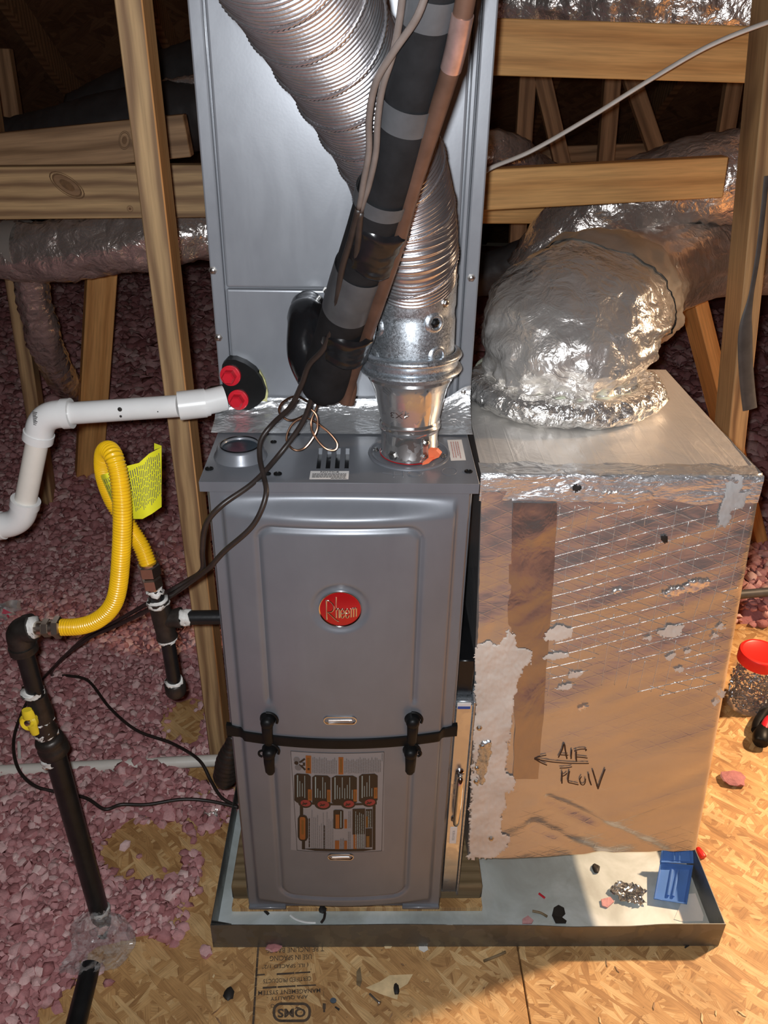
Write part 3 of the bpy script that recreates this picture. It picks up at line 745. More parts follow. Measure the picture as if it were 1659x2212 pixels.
for cx in (880, 993):
    bs([(cx-38, 882), (cx+36, 872), (cx+34, 820), (cx+12, 775), (cx-12, 775), (cx-36, 820), (cx-40, 880), (cx-34, 945), (cx-8, 985), (cx+18, 980), (cx+40, 925)], .0011, 4)
bs([(1082, 765), (1080, 975)], .0011); bs([(1084, 790), (1112, 762), (1138, 780), (1140, 970)], .0011); bs([(1142, 785), (1172, 755), (1200, 775), (1203, 960)], .0011)
tag(mb.build('badge', [M_EMB, M_CHR], updoor, 60), 'round red badge with raised chrome script')
# four black door latches
def latch(x, z, tail, hook):
    mb = MB(); y = door_y(x, z); ax = Vector((0, -1, .18))
    mb.lathe([(.0125, -.001), (.0120, .003), (.0102, .006), (.0102, .013), (.0088, .018), (.005, .0205), (0, .0209)], (x, y, z), ax, 18)
    path = [Vector((x, y-.013, z+.002)), Vector((x, y-.0165, z-.010)), Vector((x, y-.0150, z-tail*.6)), Vector((x, y-.012, z-tail))]
    mb.tube(spline(path, 5), lambda i, t: lerp(.0088, .0072, t) if t < .93 else .0052, 12, True, 0, .62, (0, -1, 0))
    mb.tube(spline([(x+.0145*math.cos(a), y-.004, z+.0145*math.sin(a)) for a in np.linspace(-.4, 1.7, 6)], 3), .0022, 8)
    if hook:
        mb.tube(spline([(x+hook*(.010+.006*math.sin(a)), y-.010, z+.001+.0065*math.cos(a)) for a in np.linspace(.1, 3.0, 6)], 3), .0018, 7)
    return mb.build('latch', M_BLK, furn, 50)
latch(-.1115, .553, .042, 0); latch(.107, .555, .042, 0); latch(-.112, .489, .040, -1); latch(.106, .491, .040, 1)
# dark print of the warning label on the lower door
def LP(X_, Y_, off):
    b = (Y_-95)/1400; xl = lerp(183, 268, b); xr = lerp(1462, 1436, b); a = (X_-xl)/(xr-xl)
    x = lerp(lerp(-.0795, .0655, a), lerp(-.0775, .0655, a), b); z = lerp(.4905, .2615, b); x = min(.1, max(-.1, x))
    return Vector((x, door_y(x, z)-off, z))
lab = MB()
def lrect(x0, y0, x1, y1, mi, off=.0007, rd=0):
    if rd:
        pts = []
        for cx, cy, a0 in ((x1-rd, y1-rd, 0), (x0+rd, y1-rd, .5), (x0+rd, y0+rd, 1), (x1-rd, y0+rd, 1.5)):
            for k in range(5):
                a = PI*(a0+k/8); pts.append((cx+rd*math.cos(a), cy+rd*math.sin(a)))
        # slice into strips so the print follows the bow of the door
        n = 6
        for k in range(n):
            xa, xb = lerp(x0, x1, k/n), lerp(x0, x1, (k+1)/n)
            ins = lambda q: (rd-math.sqrt(max(0, rd*rd-max(0, rd-min(q-x0, x1-q))**2)))
            lab.quad(LP(xa, y0+ins(xa), off), LP(xb, y0+ins(xb), off), LP(xb, y1-ins(xb), off), LP(xa, y1-ins(xa), off), mi)
        return
    n = max(1, int(abs(x1-x0)/120)); m_ = max(1, int(abs(y1-y0)/250))
    lab.grid(lambda s, t: LP(lerp(x0, x1, s), lerp(y0, y1, t), off), n, m_, mi)
lrect(183, 95, 1462, 1495, 0, .0004)
for q in ((183, 95, 1462, 101), (268, 1489, 1436, 1495)): lrect(*q, 1)
for s_ in (0, 1):
    lab.grid(lambda s, t, s_=s_: LP((lerp(183, 268, t) if s_ == 0 else lerp(1456, 1430, t))+s*6, lerp(95, 1495, t), .0007), 1, 8, 1)
rg = random.Random(3)
def tcol(x0, x1, step, y0, y1, jit, mi, off=.0009, wd=.5):
    x = x0
    while x < x1:
        ya = y0+rg.random()*jit; y = ya
        while y < y1-6:
            e_ = min(y1, y+rg.uniform(20, 70)); lrect(x, y, x+step*wd, e_, mi, off); y = e_+5
        x += step
lrect(390, 138, 466, 376, 2); lrect(838, 146, 904, 376, 2); lrect(415, 300, 445, 330, 1, .001); lrect(410, 170, 446, 285, 6, .001); lrect(858, 170, 886, 350, 6, .001)
tcol(482, 812, 23, 150, 368, 45, 4); tcol(920, 1405, 23, 150, 362, 50, 4); tcol(1428, 1440, 23, 112, 215, 0, 4)
def ldisc(cx, cy, rx, ry, mi, off): 
    c = [LP(cx+rx*math.cos(a), cy+ry*math.sin(a), off) for a in np.linspace(0, 2*PI, 25)[:-1]]; lab.add([LP(cx, cy, off)]+c, [(0, 1+k, 1+(k+1) % 24) for k in range(24)], mi)
ldisc(262, 245, 30, 24, 1, .0010); ldisc(268, 205, 44, 40, 4, .0008); ldisc(288, 305, 48, 40, 4, .0008)
def lstroke(x0, y0, x1, y1, w_, mi=1, off=.001):
    d = Vector((x1-x0, y1-y0)); n_ = Vector((-d.y, d.x)).normalized()*w_/2
    lab.quad(LP(x0+n_.x, y0+n_.y, off), LP(x1+n_.x, y1+n_.y, off), LP(x1-n_.x, y1-n_.y, off), LP(x0-n_.x, y0-n_.y, off), mi)
lstroke(305, 238, 380, 182, 26); lstroke(305, 255, 384, 330, 26); lrect(330, 232, 382, 276, 1, .001); ldisc(332, 250, 22, 16, 0, .0012)
panels = ((232, 384, 460, 790), (478, 392, 728, 800), (745, 390, 1090, 790), (1116, 374, 1374, 770))
for q in panels: lrect(*q, 1, .0008, 30)
for cx, cy, rx, ry in ((380, 788, 96, 66), (622, 795, 112, 72), (972, 782, 100, 68), (1262, 768, 100, 64)):
    ldisc(cx, cy, rx, ry, 1, .0009); ldisc(cx+8, cy-4, rx*.72, ry*.70, 3, .0012)
    lstroke(cx-40, cy+15, cx+30, cy-5, 18, 1, .0014); lstroke(cx-30, cy-20, cx+10, cy+20, 10, 1, .0014)
for q in ((420, 588, 474, 745), (682, 582, 730, 755), (1042, 578, 1090, 745), (1322, 562, 1370, 715)): lrect(*q, 2, .0011); lrect(q[0]+16, q[1]+30, q[2]-14, q[3]-24, 6, .0013)
for q, s_ in zip(panels, (3, 4, 7, 5)):
    for k in range(s_+1):
        xx = q[0]+38+k*34
        if xx > q[2]-60: break
        lrect(xx, q[1]+(22 if k % 3 == 0 else rg.uniform(90, 220)), xx+(15 if k == 0 else 9), q[1]+330-rg.uniform(0, 25), 5, .0011)
lrect(460, 772, 1362, 802, 1, .0008); lrect(1306, 790, 1346, 1470, 1, .0008); lrect(352, 1442, 1346, 1480, 1, .0008, 18); lrect(308, 830, 354, 980, 1, .0008); lrect(336, 1320, 380, 1470, 1, .0008)
lrect(278, 955, 422, 1345, 1, .0009, 60); lrect(306, 985, 384, 1318, 2, .0012, 20); lrect(330, 1030, 362, 1240, 6, .0014)
tcol(430, 446, 24, 1000, 1430, 0, 1, .0010, .7); tcol(470, 760, 26, 880, 1435, 280, 4, .0009, .34)
tcol(636, 656, 30, 1090, 1440, 0, 1, .0010, .5)
lrect(768, 862, 905, 1140, 1, .0009, 12); lrect(798, 928, 850, 1130, 2, .0012); lrect(865, 880, 878, 1120, 5, .0012); lrect(918, 998, 956, 1132, 2, .0010); tcol(975, 1010, 22, 880, 1130, 10, 4)
lrect(790, 1310, 850, 1442, 2, .0010); lrect(916, 1312, 956, 1442, 2, .0010); tcol(862, 905, 20, 1270, 1440, 30, 4); tcol(970, 1012, 22, 1165, 1435, 20, 4)
lrect(1030, 850, 1202, 1225, 1, .0009); lrect(1042, 1222, 1085, 1440, 2, .0010); lrect(1085, 1222, 1200, 1440, 4, .0009); lrect(1210, 862, 1302, 1128, 1, .0009); lrect(1208, 1140, 1300, 1425, 1, .0009)
tcol(1070, 1190, 26, 880, 1430, 60, 5, .0012, .3); tcol(1222, 1295, 26, 880, 1120, 10, 5, .0012, .35); lrect(1215, 960, 1240, 1128, 6, .0013); lrect(1220, 1250, 1262, 1418, 6, .0012)
tag(lab.build('warning_label', [M_LABG, M_LBLK, M_LORG, M_LRED, M_LTXT, M_LWHT, simple('label_brown', (.16, .07, .015), .42, 0, .1, 30)], lodoor), 'safety label with black panels and orange bars, printed sideways')

# ================================================================== COIL CABINET
CY = .214
coil = thing('coil_cabinet', (0, .47, ZT), 'tall grey sheet-metal coil cabinet rising from the back of the furnace top', 'cabinet')
MB().box(-.183, .187, CY+.010, .73, ZT+.0005, 1.78, .003).build('cabinet_shell', M_COIL, coil)
fl_l = MB().box(-.1855, -.1675, CY-.003, CY+.0095, ZT+.02, 1.78, .0025, seg=2).build('side_flange', M_COIL, coil, 18)
fl_r = MB().box(.1715, .1905, CY-.003, CY+.0095, ZT+.02, 1.78, .0025, seg=2).build('side_flange', M_COIL, coil, 18)
MB().box(.1625, .1705, CY+.001, CY+.0095, ZT+.02, 1.78, .002).build('edge_channel', M_COIL, coil, 18)
MB().box(-.1655, .1605, CY+.0015, CY+.0095, 1.1415, 1.78, .004, seg=3).build('upper_panel', M_COIL, coil, 14)
MB().box(-.1655, .1605, CY+.0005, CY+.0095, ZT+.02, 1.1400, .003, seg=3).build('lower_panel', M_COIL, coil, 14)
for u, v in ((460, 584), (472, 729)): 
    mb = MB(); screw(mb, px(u, v, y=CY-.003), (0, -1, 0)); mb.build('screw', M_GALVD, fl_l)
for u, v in ((1001, 846), (1018, 600)):
    mb = MB(); screw(mb, px(u, v, y=CY-.003), (0, -1, 0)); mb.build('screw', M_GALVD, fl_r)
mb = MB(); screw(mb, px(706, 628, y=CY), (0, -1, 0)); mb.build('screw', M_GALVD, coil)
a, b = px(970, 645, y=CY-.0005), px(979, 700, y=CY-.0005)
tag(MB().box(min(a.x, b.x)-.004, max(a.x, b.x), CY-.0006, CY+.001, b.z, a.z).build('paper_sticker', M_LAB, coil), 'white sticker edge beside the vent pipe')
tb = MB()
def tfn(s, t):
    x = lerp(-.192, .190, s); q = 1-smooth(0, .12, 1-s); up = .030+.022*q
    ang = t*PI/2; y = CY-.0045-.062*(1-math.cos(ang))**1.0*1.0; z = ZT+.0012+up*(1-math.sin(ang))
    k = .0022*noise.noise(Vector((x*30, t*3, 1)))+.0015*noise.noise(Vector((x*9, t*14, 4)))
    return Vector((x, y-abs(k), z+abs(k)+.0006))
tb.grid(tfn, 120, 18); tb.build('foil_tape', M_TAPE, coil, 180)
# drain port with two red plugs
mb = MB()
poly = [(478, 806), (480, 788), (490, 777), (508, 777), (530, 786), (550, 800), (565, 820), (574, 845), (572, 860), (556, 876), (538, 886), (515, 884), (498, 878), (484, 860)]
mb.prism([px(u, v, y=CY-.018) for u, v in poly], (0, .020, 0)); mb.lathe([(.0195, 0), (.0195, .022), (.016, .024), (.016, .01)], px(487, 858, y=CY-.016), (-.92, -.30, -.12), 20, caps=False)
dp = mb.build('drain_port', M_BLK, coil, 30)
for u, v in ((499, 810), (516, 862)):
    p = px(u, v, y=CY-.018); q = MB().lathe([(.0145, 0), (.0150, .004), (.0148, .006), (.0105, .0065), (.0100, .018), (.008, .0205), (0, .0205)], p, (-.1, -1, .08), 6)
    q.lathe([(.0152, 0), (.0152, .005), (.011, .006)], p, (-.1, -1, .08), 24); tag(q.build('drain_plug', M_RED, dp, 30), 'red hexagonal plug')
fb = MB(); fo = [(560, 800), (572, 822), (580, 850), (577, 872), (560, 884), (540, 892), (522, 894), (540, 880), (556, 866), (566, 846)]
fb.prism([px(u+random.uniform(-1, 1), v, y=CY-.006) for u, v in fo], (0, .008, 0)); fb.build('foam_sealant', M_FOAM, coil)

# ================================================================== VENT
B = px(884, 977, z=TZ+.001); T2 = px(890, 602, y=B.y+.012); AX = (T2-B).normalized()
def hv(v): # height along the pipe axis that shows at image row v
    lo, hi = 0, .6
    for _ in range(40):
        m_ = (lo+hi)/2; P = B+AX*m_; d = P-CAM; vv = 1106-FPX*d.dot(UP)/d.dot(FW)
        if vv > v: lo = m_
        else: hi = m_
    return lo
vent = thing('vent_connector', tuple(B), 'galvanised vent collar and tapered reducer standing on the furnace top', 'vent pipe')
h1, h2, h3, h4 = hv(908), hv(800), hv(785), hv(592)
MB().lathe([(.0405, .0), (.0405, .004), (.0395, .006), (.0395, h1-.012), (.0412, h1-.010), (.0425, h1-.006), (.0412, h1-.002), (.0420, h1+.001), (.0405, h1+.004)], B, AX, 48, caps=False).build('outlet_pipe', M_TIN, vent, 35)
rd = MB().lathe([(.0402, h1+.003), (.0415, h1+.010), (.0445, h1+(h2-h1)*.35), (.0500, h1+(h2-h1)*.7), (.0545, h2-.012), (.0570, h2-.008), (.0560, h2-.004), (.0585, h2), (.057, h2+.006)], B, AX, 56, caps=False).build('reducer', M_TIN, vent, 35)
cl = MB().lathe([(.0575, h2-.004), (.0665, h2+.002), (.0685, h2+.005), (.0665, h2+.009), (.0625, h2+.011), (.0625, h2+.018), (.0655, h2+.020), (.0680, h2+.024), (.0660, h2+.028), (.0590, h2+.030)], B, AX, 56, caps=False).build('draw_band', M_GALV, vent, 60)
sx, sy, sa = basis(AX)
def around(u, v, r): # point on the pipe wall seen at (u, v)
    d = (FW*FPX+RT*(u-829.5)+UP*(1106-v)).normalized(); o = CAM-B; o1 = o-AX*o.dot(AX); d1 = d-AX*d.dot(AX)
    aa, bb, cc = d1.dot(d1), 2*o1.dot(d1), o1.dot(o1)-r*r; ds = bb*bb-4*aa*cc
    t = (-bb-math.sqrt(max(0, ds)))/(2*aa); P = CAM+d*t; q = P-B; n = (q-AX*q.dot(AX)).normalized(); return P, n
body = MB().lathe([(.0575, h2+.026), (.0570, h2+.035), (.0570, h4-.055), (.0558, h4-.050), (.0558, h4-.042), (.0572, h4-.037), (.0572, h4-.006), (.0580, h4-.001), (.0572, h4+.002)], B, AX, 56, caps=False).build('vent_collar', M_GALV, vent, 40)
for u, v in ((940, 698), (812, 706), (946, 768), (806, 772)):
    P, n = around(u, v, .0570)
    MB().lathe([(.0145, -.002), (.0120, .0008), (.0085, .0024), (.0075, .0018), (.0070, .0004)], P, n, 20).build('dimple', M_GALV, body, 60)
for u, v, r in ((940, 698, .0044), (814, 705, .0044), (968, 600, .004), (818, 662, .004), (962, 655, .004)):
    P, n = around(u, v, .0570); mb = MB(); screw(mb, P, n, r); mb.build('screw', M_GALVD if v < 690 else M_SLOT, body)
op = [o for o in vent.children if o.name.startswith('outlet_pipe')][0]
for u, v in ((849, 985), (920, 957), (916, 985)):
    P, n = around(u, v, .0396); mb = MB(); screw(mb, P, n, .0052 if u < 900 else .0038); mb.build('screw', M_GALVD, op)
P0, n0 = around(912, 946, .0396); P1, _ = around(912, 996, .0396)
MB().tube([P0+n0*.0003, P1+n0*.0003], .0011, 8).build('pipe_seam', M_TIN, op)
# stamped size mark, upside down
V, F = text_mesh('4X3', .0135, sx=1.25)
mark = MB(); P, n = around(862, 898, .0478); s_ = AX.cross(n).normalized(); upv = n.cross(s_)
if upv.z > 0: upv, s_ = -upv, -s_
mark.add([P+n*.0002+s_*q.x*.95+upv*q.y*.8+n*(-(q.x*q.x)/.09) for q in V], F); mark.build('stamped_size', M_GALVD, rd)
seal = MB().lathe([(.0408, 0), (.0416, .0008), (.0414, .0014), (.040, .0016)], B, (0, 0, 1), 40, caps=False)
tag(seal.build('gasket_ring', M_EMB, vent), 'thin red gasket edge'); 
og = MB(); Q = [px(u, v, y=B.y-.040) for u, v in ((925, 972), (942, 973), (951, 982), (948, 988), (926, 996))]
og.prism(Q, (.003, .006, .001)); Q = [px(u, v, y=B.y-.043) for u, v in ((926, 992), (938, 990), (926, 1001), (912, 1005), (914, 1001))]; og.prism(Q, (0, .003, .001)); tag(og.build('sealant_flap', M_ORG, vent), 'orange silicone flap')
MB().lathe([(.0575, 0), (.0570, .0016), (.0545, .0022), (.052, .0006), (.051, .0001)], B-Vector((0, 0, .001)), (0, 0, 1), 48, caps=False).build('outlet_flange', M_PAINT, top)
for u, v in ((812, 973), (943, 962), (958, 987)):
    mb = MB(); screw(mb, px(u, v, z=TZ+.001), (0, 0, 1), .0028); mb.build('screw', M_GALVD, top)
# spun flexible vent
vp = [B+AX*(h4-.012)]+[px(*q[:2], y=q[2]) for q in ((888, 535, .060), (878, 450, .046), (850, 350, .015), (806, 255, -.035), (755, 160, -.092), (700, 60, -.150), (640, -50, -.21), (560, -190, -.28), (440, -420, -.36), (300, -760, -.42))]
vpath = resample(spline(vp, 12), .00085)
fx = MB().tube(vpath, lambda i, t: .0541+.0016*math.sin(2*PI*i*.00085/.0058)+.0008*math.sin(i*.013), 64, False)
flexv = fx.build('flexible_vent', M_FLEX, None, 180, org=vp[0]); tag(flexv, 'ribbed silver flexible flue duct curving up and left in front of the cabinet', 'duct')
# crimped lock seam winding round it
sm = MB(); frames = []; T_ = [(vpath[min(i+1, len(vpath)-1)]-vpath[max(i-1, 0)]).normalized() for i in range(len(vpath))]
s0, u0, _ = basis(T_[0])
step_ = 3
for i in range(len(vpath)):
    if i: q = T_[i-1].rotation_difference(T_[i]); s0 = q @ s0; u0 = q @ u0
    if i % step_ == 0: frames.append((vpath[i], s0.copy(), u0.copy(), i))
hel = []
for P, s0, u0, i in frames:
    for sub in range(1):
        a = 2*PI*i*.00085/.058; hel.append(P+(s0*math.cos(a)+u0*math.sin(a))*.0560)
hel = resample(spline(hel, 4), .0022)
sm.tube(hel, lambda i, t: .0022 if i % 2 else .0013, 6, True, 0); sm.build('lock_seam', M_FLEX, flexv, 180)
# ================================================================== REFRIGERANT LINES AND WIRES
def pp(lst, n=10, step=.004): return resample(spline([px(u, v, y=y) for u, v, y in lst], n), step)
def vrow(P): d = P-CAM; return 1106-FPX*d.dot(UP)/d.dot(FW)
def cut(path, v0, v1): return [p for p in path if v0 <= vrow(p) <= v1]
suc = pp([(945, -90, -.225), (935, -30, -.215), (905, 120, -.185), (864, 300, -.145), (822, 440, -.105), (792, 540, -.068), (755, 650, -.02), (724, 750, .03), (700, 835, .06), (694, 868, .066)])
nS = len(suc)
line = thing('suction_line', tuple(suc[-1]), 'black insulated refrigerant line slanting down across the cabinet to the furnace top', 'pipe')
def rsuc(i, t):
    r = lerp(.0225, .0285, smooth(0, .7, t)); r = lerp(r, .0315, smooth(.78, .9, t))
    return r*math.sqrt(max(.12, 1-max(0, (t-.94)/.06)**2)) if t > .94 else r
MB().tube(suc, rsuc, 32, True, 0, 1, None, lambda i, k, a: .0006*noise.noise(Vector((i*.05, a*2, 0)))).build('foam_sleeve', M_RUB, line, 60)
def band(v0, v1, r, mat, name, lab=None, amp=.0004, par=None, skew=0, seg=40, ends=True):
    p = resample(cut(suc, v0-40*bool(skew), v1+40*bool(skew)), .002)
    o = MB().tube(p, r, seg, False, 0, 1, None, lambda i, k, a: amp*noise.noise(Vector((i*.12, math.cos(a)*2, math.sin(a)*2))))
    if skew: # slant the two ends like a wrapped sheet of tape
        n = len(p)
        for i in range(n):
            for k in range(seg):
                a = 2*PI*k/seg; T = (p[min(i+1, n-1)]-p[max(i-1, 0)]).normalized(); o.v[i*seg+k] += T*(skew*math.cos(a))
    b = o.build(name, mat, par or line, 60)
    if lab: b['label'] = lab
    return b
band(-30, 42, .0233, M_GREYT, 'tape_band', 'grey tape band at the very top'); band(205, 262, .0252, M_GREYT, 'tape_band', 'smoky tape band below the top'); band(404, 440, .0282, M_GREYT, 'tape_band', 'grey band just above the upper tape wrap')
band(572, 668, .0292, M_GREYT, 'tape_band', 'long grey tape band between the two black wraps')
def wrap(v0, v1, r, flat, shift, seed):
    p = resample(cut(suc, v0, v1), .0025); p = [q+RT*shift-FW*.002 for q in p]; n = len(p); seg = 48
    o = MB().tube(p, lambda i, t: r*(1-.16*max(0, 1-i/2)-.16*max(0, 1-(n-1-i)/2)), seg, False, 0, flat, FW, lambda i, k, a: .0018*noise.noise(Vector((i*.10+seed, math.cos(a)*2.2, math.sin(a)*2.2)))+.0010*noise.noise(Vector((i*.3, a*3, seed))))
    for i in range(n):
        for k in range(seg):
            a = 2*PI*k/seg; T = (p[min(i+1, n-1)]-p[max(i-1, 0)]).normalized(); o.v[i*seg+k] += T*(.0022*math.sin(2*a+seed)+.0015*math.sin(5*a))
    b = o.build('tape_wrap', M_BTAPE, line, 180); b['label'] = 'shiny black tape wrapped round line and copper pipe'; return b
wrap(464, 568, .0312, .96, .0055, 1); wrap(697, 764, .0345, .96, .0085, 2)
# stub and elbow of the line, coming out of the cabinet
el = resample(spline([px(668, 668, y=CY), px(664, 676, y=.165), px(660, 690, y=.135), px(657, 720, y=.115), px(660, 770, y=.10), px(678, 812, y=.085)], 10), .003)
elb = MB().tube(el, lambda i, t: .0235+.0022*math.sin(i*.33)*math.exp(-((t-.35)/.25)**2)+.003*smooth(.25, .05, t), 30, True, 0, 1, None, lambda i, k, a: .0015*noise.noise(Vector((i*.09, math.cos(a)*2, math.sin(a)*2)))).build('taped_elbow', M_BTAPE, line, 180)
elb['label'] = 'black taped elbow entering the cabinet'
cop = pp([(1024, -90, -.245), (1011, -30, -.235), (979, 130, -.206), (932, 280, -.168), (887, 420, -.128), (857, 530, -.092), (820, 640, -.050), (785, 740, .008), (757, 818, .045), (746, 868, .055)])
liq = thing('liquid_line', tuple(cop[-1]), 'bare brown copper pipe running down beside the black insulated line', 'pipe')
MB().tube(cop, lambda i, t: lerp(.0078, .0090, t), 20).build('copper_tube', M_COP, liq, 60)
MB().tube(cut(cop, 20, 150), .0088, 20, True).build('brazed_coupling', M_COPB, liq, 60)['label'] = 'shiny pinkish copper coupling near the top'
MB().tube(pp([(745, 800, .048), (754, 836, .05), (748, 872, .053)]), lambda i, t: .0105, 14, True, 0, .5).build('insulation_scrap', M_COP, liq, 50)
wA = [(940, -80, -.262), (922, -20, -.255), (898, 42, -.246), (850, 112, -.228), (812, 178, -.210), (797, 255, -.190), (797, 325, -.170), (786, 390, -.150), (776, 446, -.132)]
wA2 = [(776, 446, -.132), (757, 520, -.102), (738, 585, -.078), (722, 690, -.030), (700, 752, -.004), (668, 788, .012), (652, 830, .028), (628, 878, .046), (590, 915, .060), (564, 950, .050), (561, 990, .030), (570, 1030, .004), (574, 1072, -.022), (546, 1135, -.034), (483, 1192, -.034), (450, 1228, -.026), (405, 1262, .01), (330, 1312, .12), (250, 1352, .26), (190, 1380, .38), (128, 1428, .52)]
wB = [(880, -80, -.245), (871, -20, -.238), (862, 50, -.226), (848, 120, -.213), (826, 190, -.198), (816, 260, -.182), (812, 330, -.164), (797, 400, -.145), (780, 455, -.128)]
wB2 = [(780, 455, -.128), (774, 520, -.108), (764, 600, -.074), (744, 700, -.028), (712, 785, .012), (676, 855, .040), (652, 915, .048), (605, 980, .040), (548, 1042, -.004), (478, 1092, -.030), (444, 1134, -.030), (437, 1190, -.024), (436, 1232, -.014), (398, 1258, .02), (325, 1300, .13), (246, 1345, .27), (180, 1380, .40), (96, 1462, .585)]
flA = [px(u, v, z=z) for u, v, z in ((112, 1458, .075), (150, 1460, .075), (192, 1472, .075), (238, 1530, .072), (296, 1578, .068), (372, 1606, .065), (430, 1642, .075), (456, 1688, .055), (478, 1722, .05), (512, 1742, .045))]
flB = [px(u, v, z=z) for u, v, z in ((78, 1482, .085), (45, 1545, .085), (29, 1605, .085), (40, 1662, .088), (76, 1698, .08), (130, 1712, .072), (186, 1724, .07), (226, 1748, .07), (262, 1738, .065), (318, 1738, .06), (390, 1727, .06), (450, 1730, .052), (515, 1744, .045))]
for nm, a, b, c, lab in (('A', wA, wA2, flA, 'brown thermostat wire hanging rightmost over the furnace corner, then down to the floor'), ('B', wB, wB2, flB, 'brown thermostat wire that loops wide round the long black gas pipe on the floor')):
    pts = [px(u, v, y=y) for u, v, y in a[:-1]+b]
    path = resample(spline(pts+c, 8), .006)
    root = thing('thermostat_wire', tuple(c[-1]), lab, 'wire')
    k = min(range(len(path)), key=lambda i: (path[i]-px(*a[-1][:2], y=a[-1][2])).length)
    MB().tube(path[:k+1], .0030, 10, True).build('taupe_jacket', M_TAUPE, root, 180)['label'] = 'paler upper length'  # upper length takes a paler taupe colour
    MB().tube(path[k:], .0036, 10, True).build('brown_jacket', M_WIRE, root, 180)
cap = [(686, 860, .07), (668, 868, .075), (640, 856, .085), (612, 868, .09), (603, 890, .09), (625, 908, .09), (655, 898, .085), (672, 878, .08), (668, 880, .075), (684, 898, .07), (684, 930, .065), (660, 966, .055), (636, 972, .05), (619, 950, .06), (632, 916, .07), (662, 903, .075), (700, 925, .065), (727, 955, .055), (724, 972, .05), (702, 968, .05), (678, 940, .06), (672, 912, .07), (684, 880, .075), (686, 868, .075)]
tag(MB().tube(pp(cap, 10, .003), .0016, 8).build('capillary_tube', M_COPW), 'thin coiled copper capillary tube hanging above the furnace top', 'tube')

# ================================================================== WHITE DRAIN PIPE
def elbow(mb, a, c, b, r, hub=.008):
    """fitting from a through corner c to b"""
    a, c, b = Vector(a), Vector(c), Vector(b); p = []
    for k in range(13):
        t = k/12; p.append((1-t)**2*a+2*t*(1-t)*c+t*t*b)
    da, db = (a-c).normalized(), (b-c).normalized()
    mb.tube([a+da*.018]+p+[b+db*.018], r, 28)
    mb.tube([a+da*.006, a+da*.0185], r+.0018, 28); mb.tube([b+db*.006, b+db*.0185], r+.0018, 28)
py = .165
drain = thing('drain_pipe', tuple(px(60, 1090, y=py)), 'white PVC condensate drain pipe stepping down left from the cabinet', 'pipe')
c1, c2 = px(92, 897, y=py), px(46, 1128, y=py)
a0 = px(486, 859, y=CY-.03); a1 = px(438, 871, y=.172); a2 = px(386, 877, y=py)
MB().tube([a0, a1], .0185, 28).tube([a1.lerp(a2, -.12), a2], .0212, 28).tube([a0.lerp(a1, .80), a1], .0205, 28).build('adapter', M_PVC, drain, 40)
d1 = (a2-c1).normalized(); d2 = (c2-c1).normalized(); d3 = (px(-60, 1146, y=py)-c2).normalized()
MB().tube([a2, c1+d1*.040], .0163, 28).build('pipe', M_PVC, drain, 40)
mb = MB(); elbow(mb, c1+d1*.024, c1, c1+d2*.024, .0205); mb.build('elbow', M_PVC, drain, 40)
MB().tube([c1+d2*.035, c2-d2*.030], .0163, 28).build('pipe', M_PVCO, drain, 40)
mb = MB(); elbow(mb, c2-d2*.024, c2, c2+d3*.024, .0205); mb.build('elbow', M_PVC, drain, 40)
MB().tube([c2+d3*.03, c2+d3*.9], .0163, 28).build('pipe', M_PVC, drain, 40)
for u, v, w_, h_ in ((259, 884, 7, 3.4), (261, 899, 4, 2.4), (341, 889, 2, 2)):
    dm = MB(); P = px(u, v, y=py-.0163); dm.lathe([(.0033*w_/7, 0), (.0, .0004)], P-Vector((0, .0006, 0)), (0, -1, .1), 12); dm.build('burn_mark', M_CRUMB, drain)
bc_ = MB()
for k in range(9):
    a, b = px(70+.3*k, 890+3.3*k, y=py-.019), px(80+.2*k-(k % 3)*1.5, 891.5+3.3*k, y=py-.0195); bc_.tube([a, b], .0008, 5)
bc_.build('printed_code', M_LTXT, drain)['kind'] = 'stuff'
tag(MB().tube([px(-500, 1690, z=.066), px(500, 1641, z=.050)], .0132, 24).build('floor_drain_pipe', M_PVCO), 'cream PVC pipe lying across the pink insulation to the furnace', 'pipe')

# ================================================================== GAS PIPING
def nut(mb, a, b, r, mi=0): mb.lathe([(r*.8, 0), (r, .002), (r, (Vector(b)-Vector(a)).length-.002), (r*.8, (Vector(b)-Vector(a)).length)], a, Vector(b)-Vector(a), 6, mi)
def dope(par, P, T, r, w_=.006, mi=0):
    mb = MB(); T = Vector(T).normalized(); mb.tube([Vector(P)-T*w_/2+T*w_*k/5 for k in range(6)], r, 22, True, mi, 1, None, lambda i, k, a: .0030*noise.noise(Vector((P[0]*40+i*.7, math.cos(a)*2.5, math.sin(a)*2.5)))-.0006)
    for q in range(len(mb.v)-132, len(mb.v)): mb.v[q] += T*.006*noise.noise(mb.v[q]*160)
    mb.build('pipe_dope', M_DOPE, par, 180)
gas = thing('gas_riser', tuple(px(217, 1972, y=.0)), 'black iron gas pipe rising from the floor with a yellow shutoff valve', 'gas pipe')
g0 = px(219, 1985, y=0); g1 = px(116, 1618, y=0); g2 = px(102, 1588, y=0); g3 = px(78, 1500, y=0); g4 = px(50, 1398, y=0); gc = px(38, 1362, y=0); g5 = px(62, 1357, y=0)
MB().tube([g0+(g0-g1).normalized()*.06, g1], .0167, 26).build('lower_pipe', M_IRON, gas, 40)
MB().lathe([(.0195, 0), (.0235, .004), (.0235, .017), (.021, .021), (.0225, .026), (.0225, .031), (.0205, .036), (.018, .038)], g1+(g1-g2)*.35, g2-g1, 28).build('union', M_CAST, gas, 50)
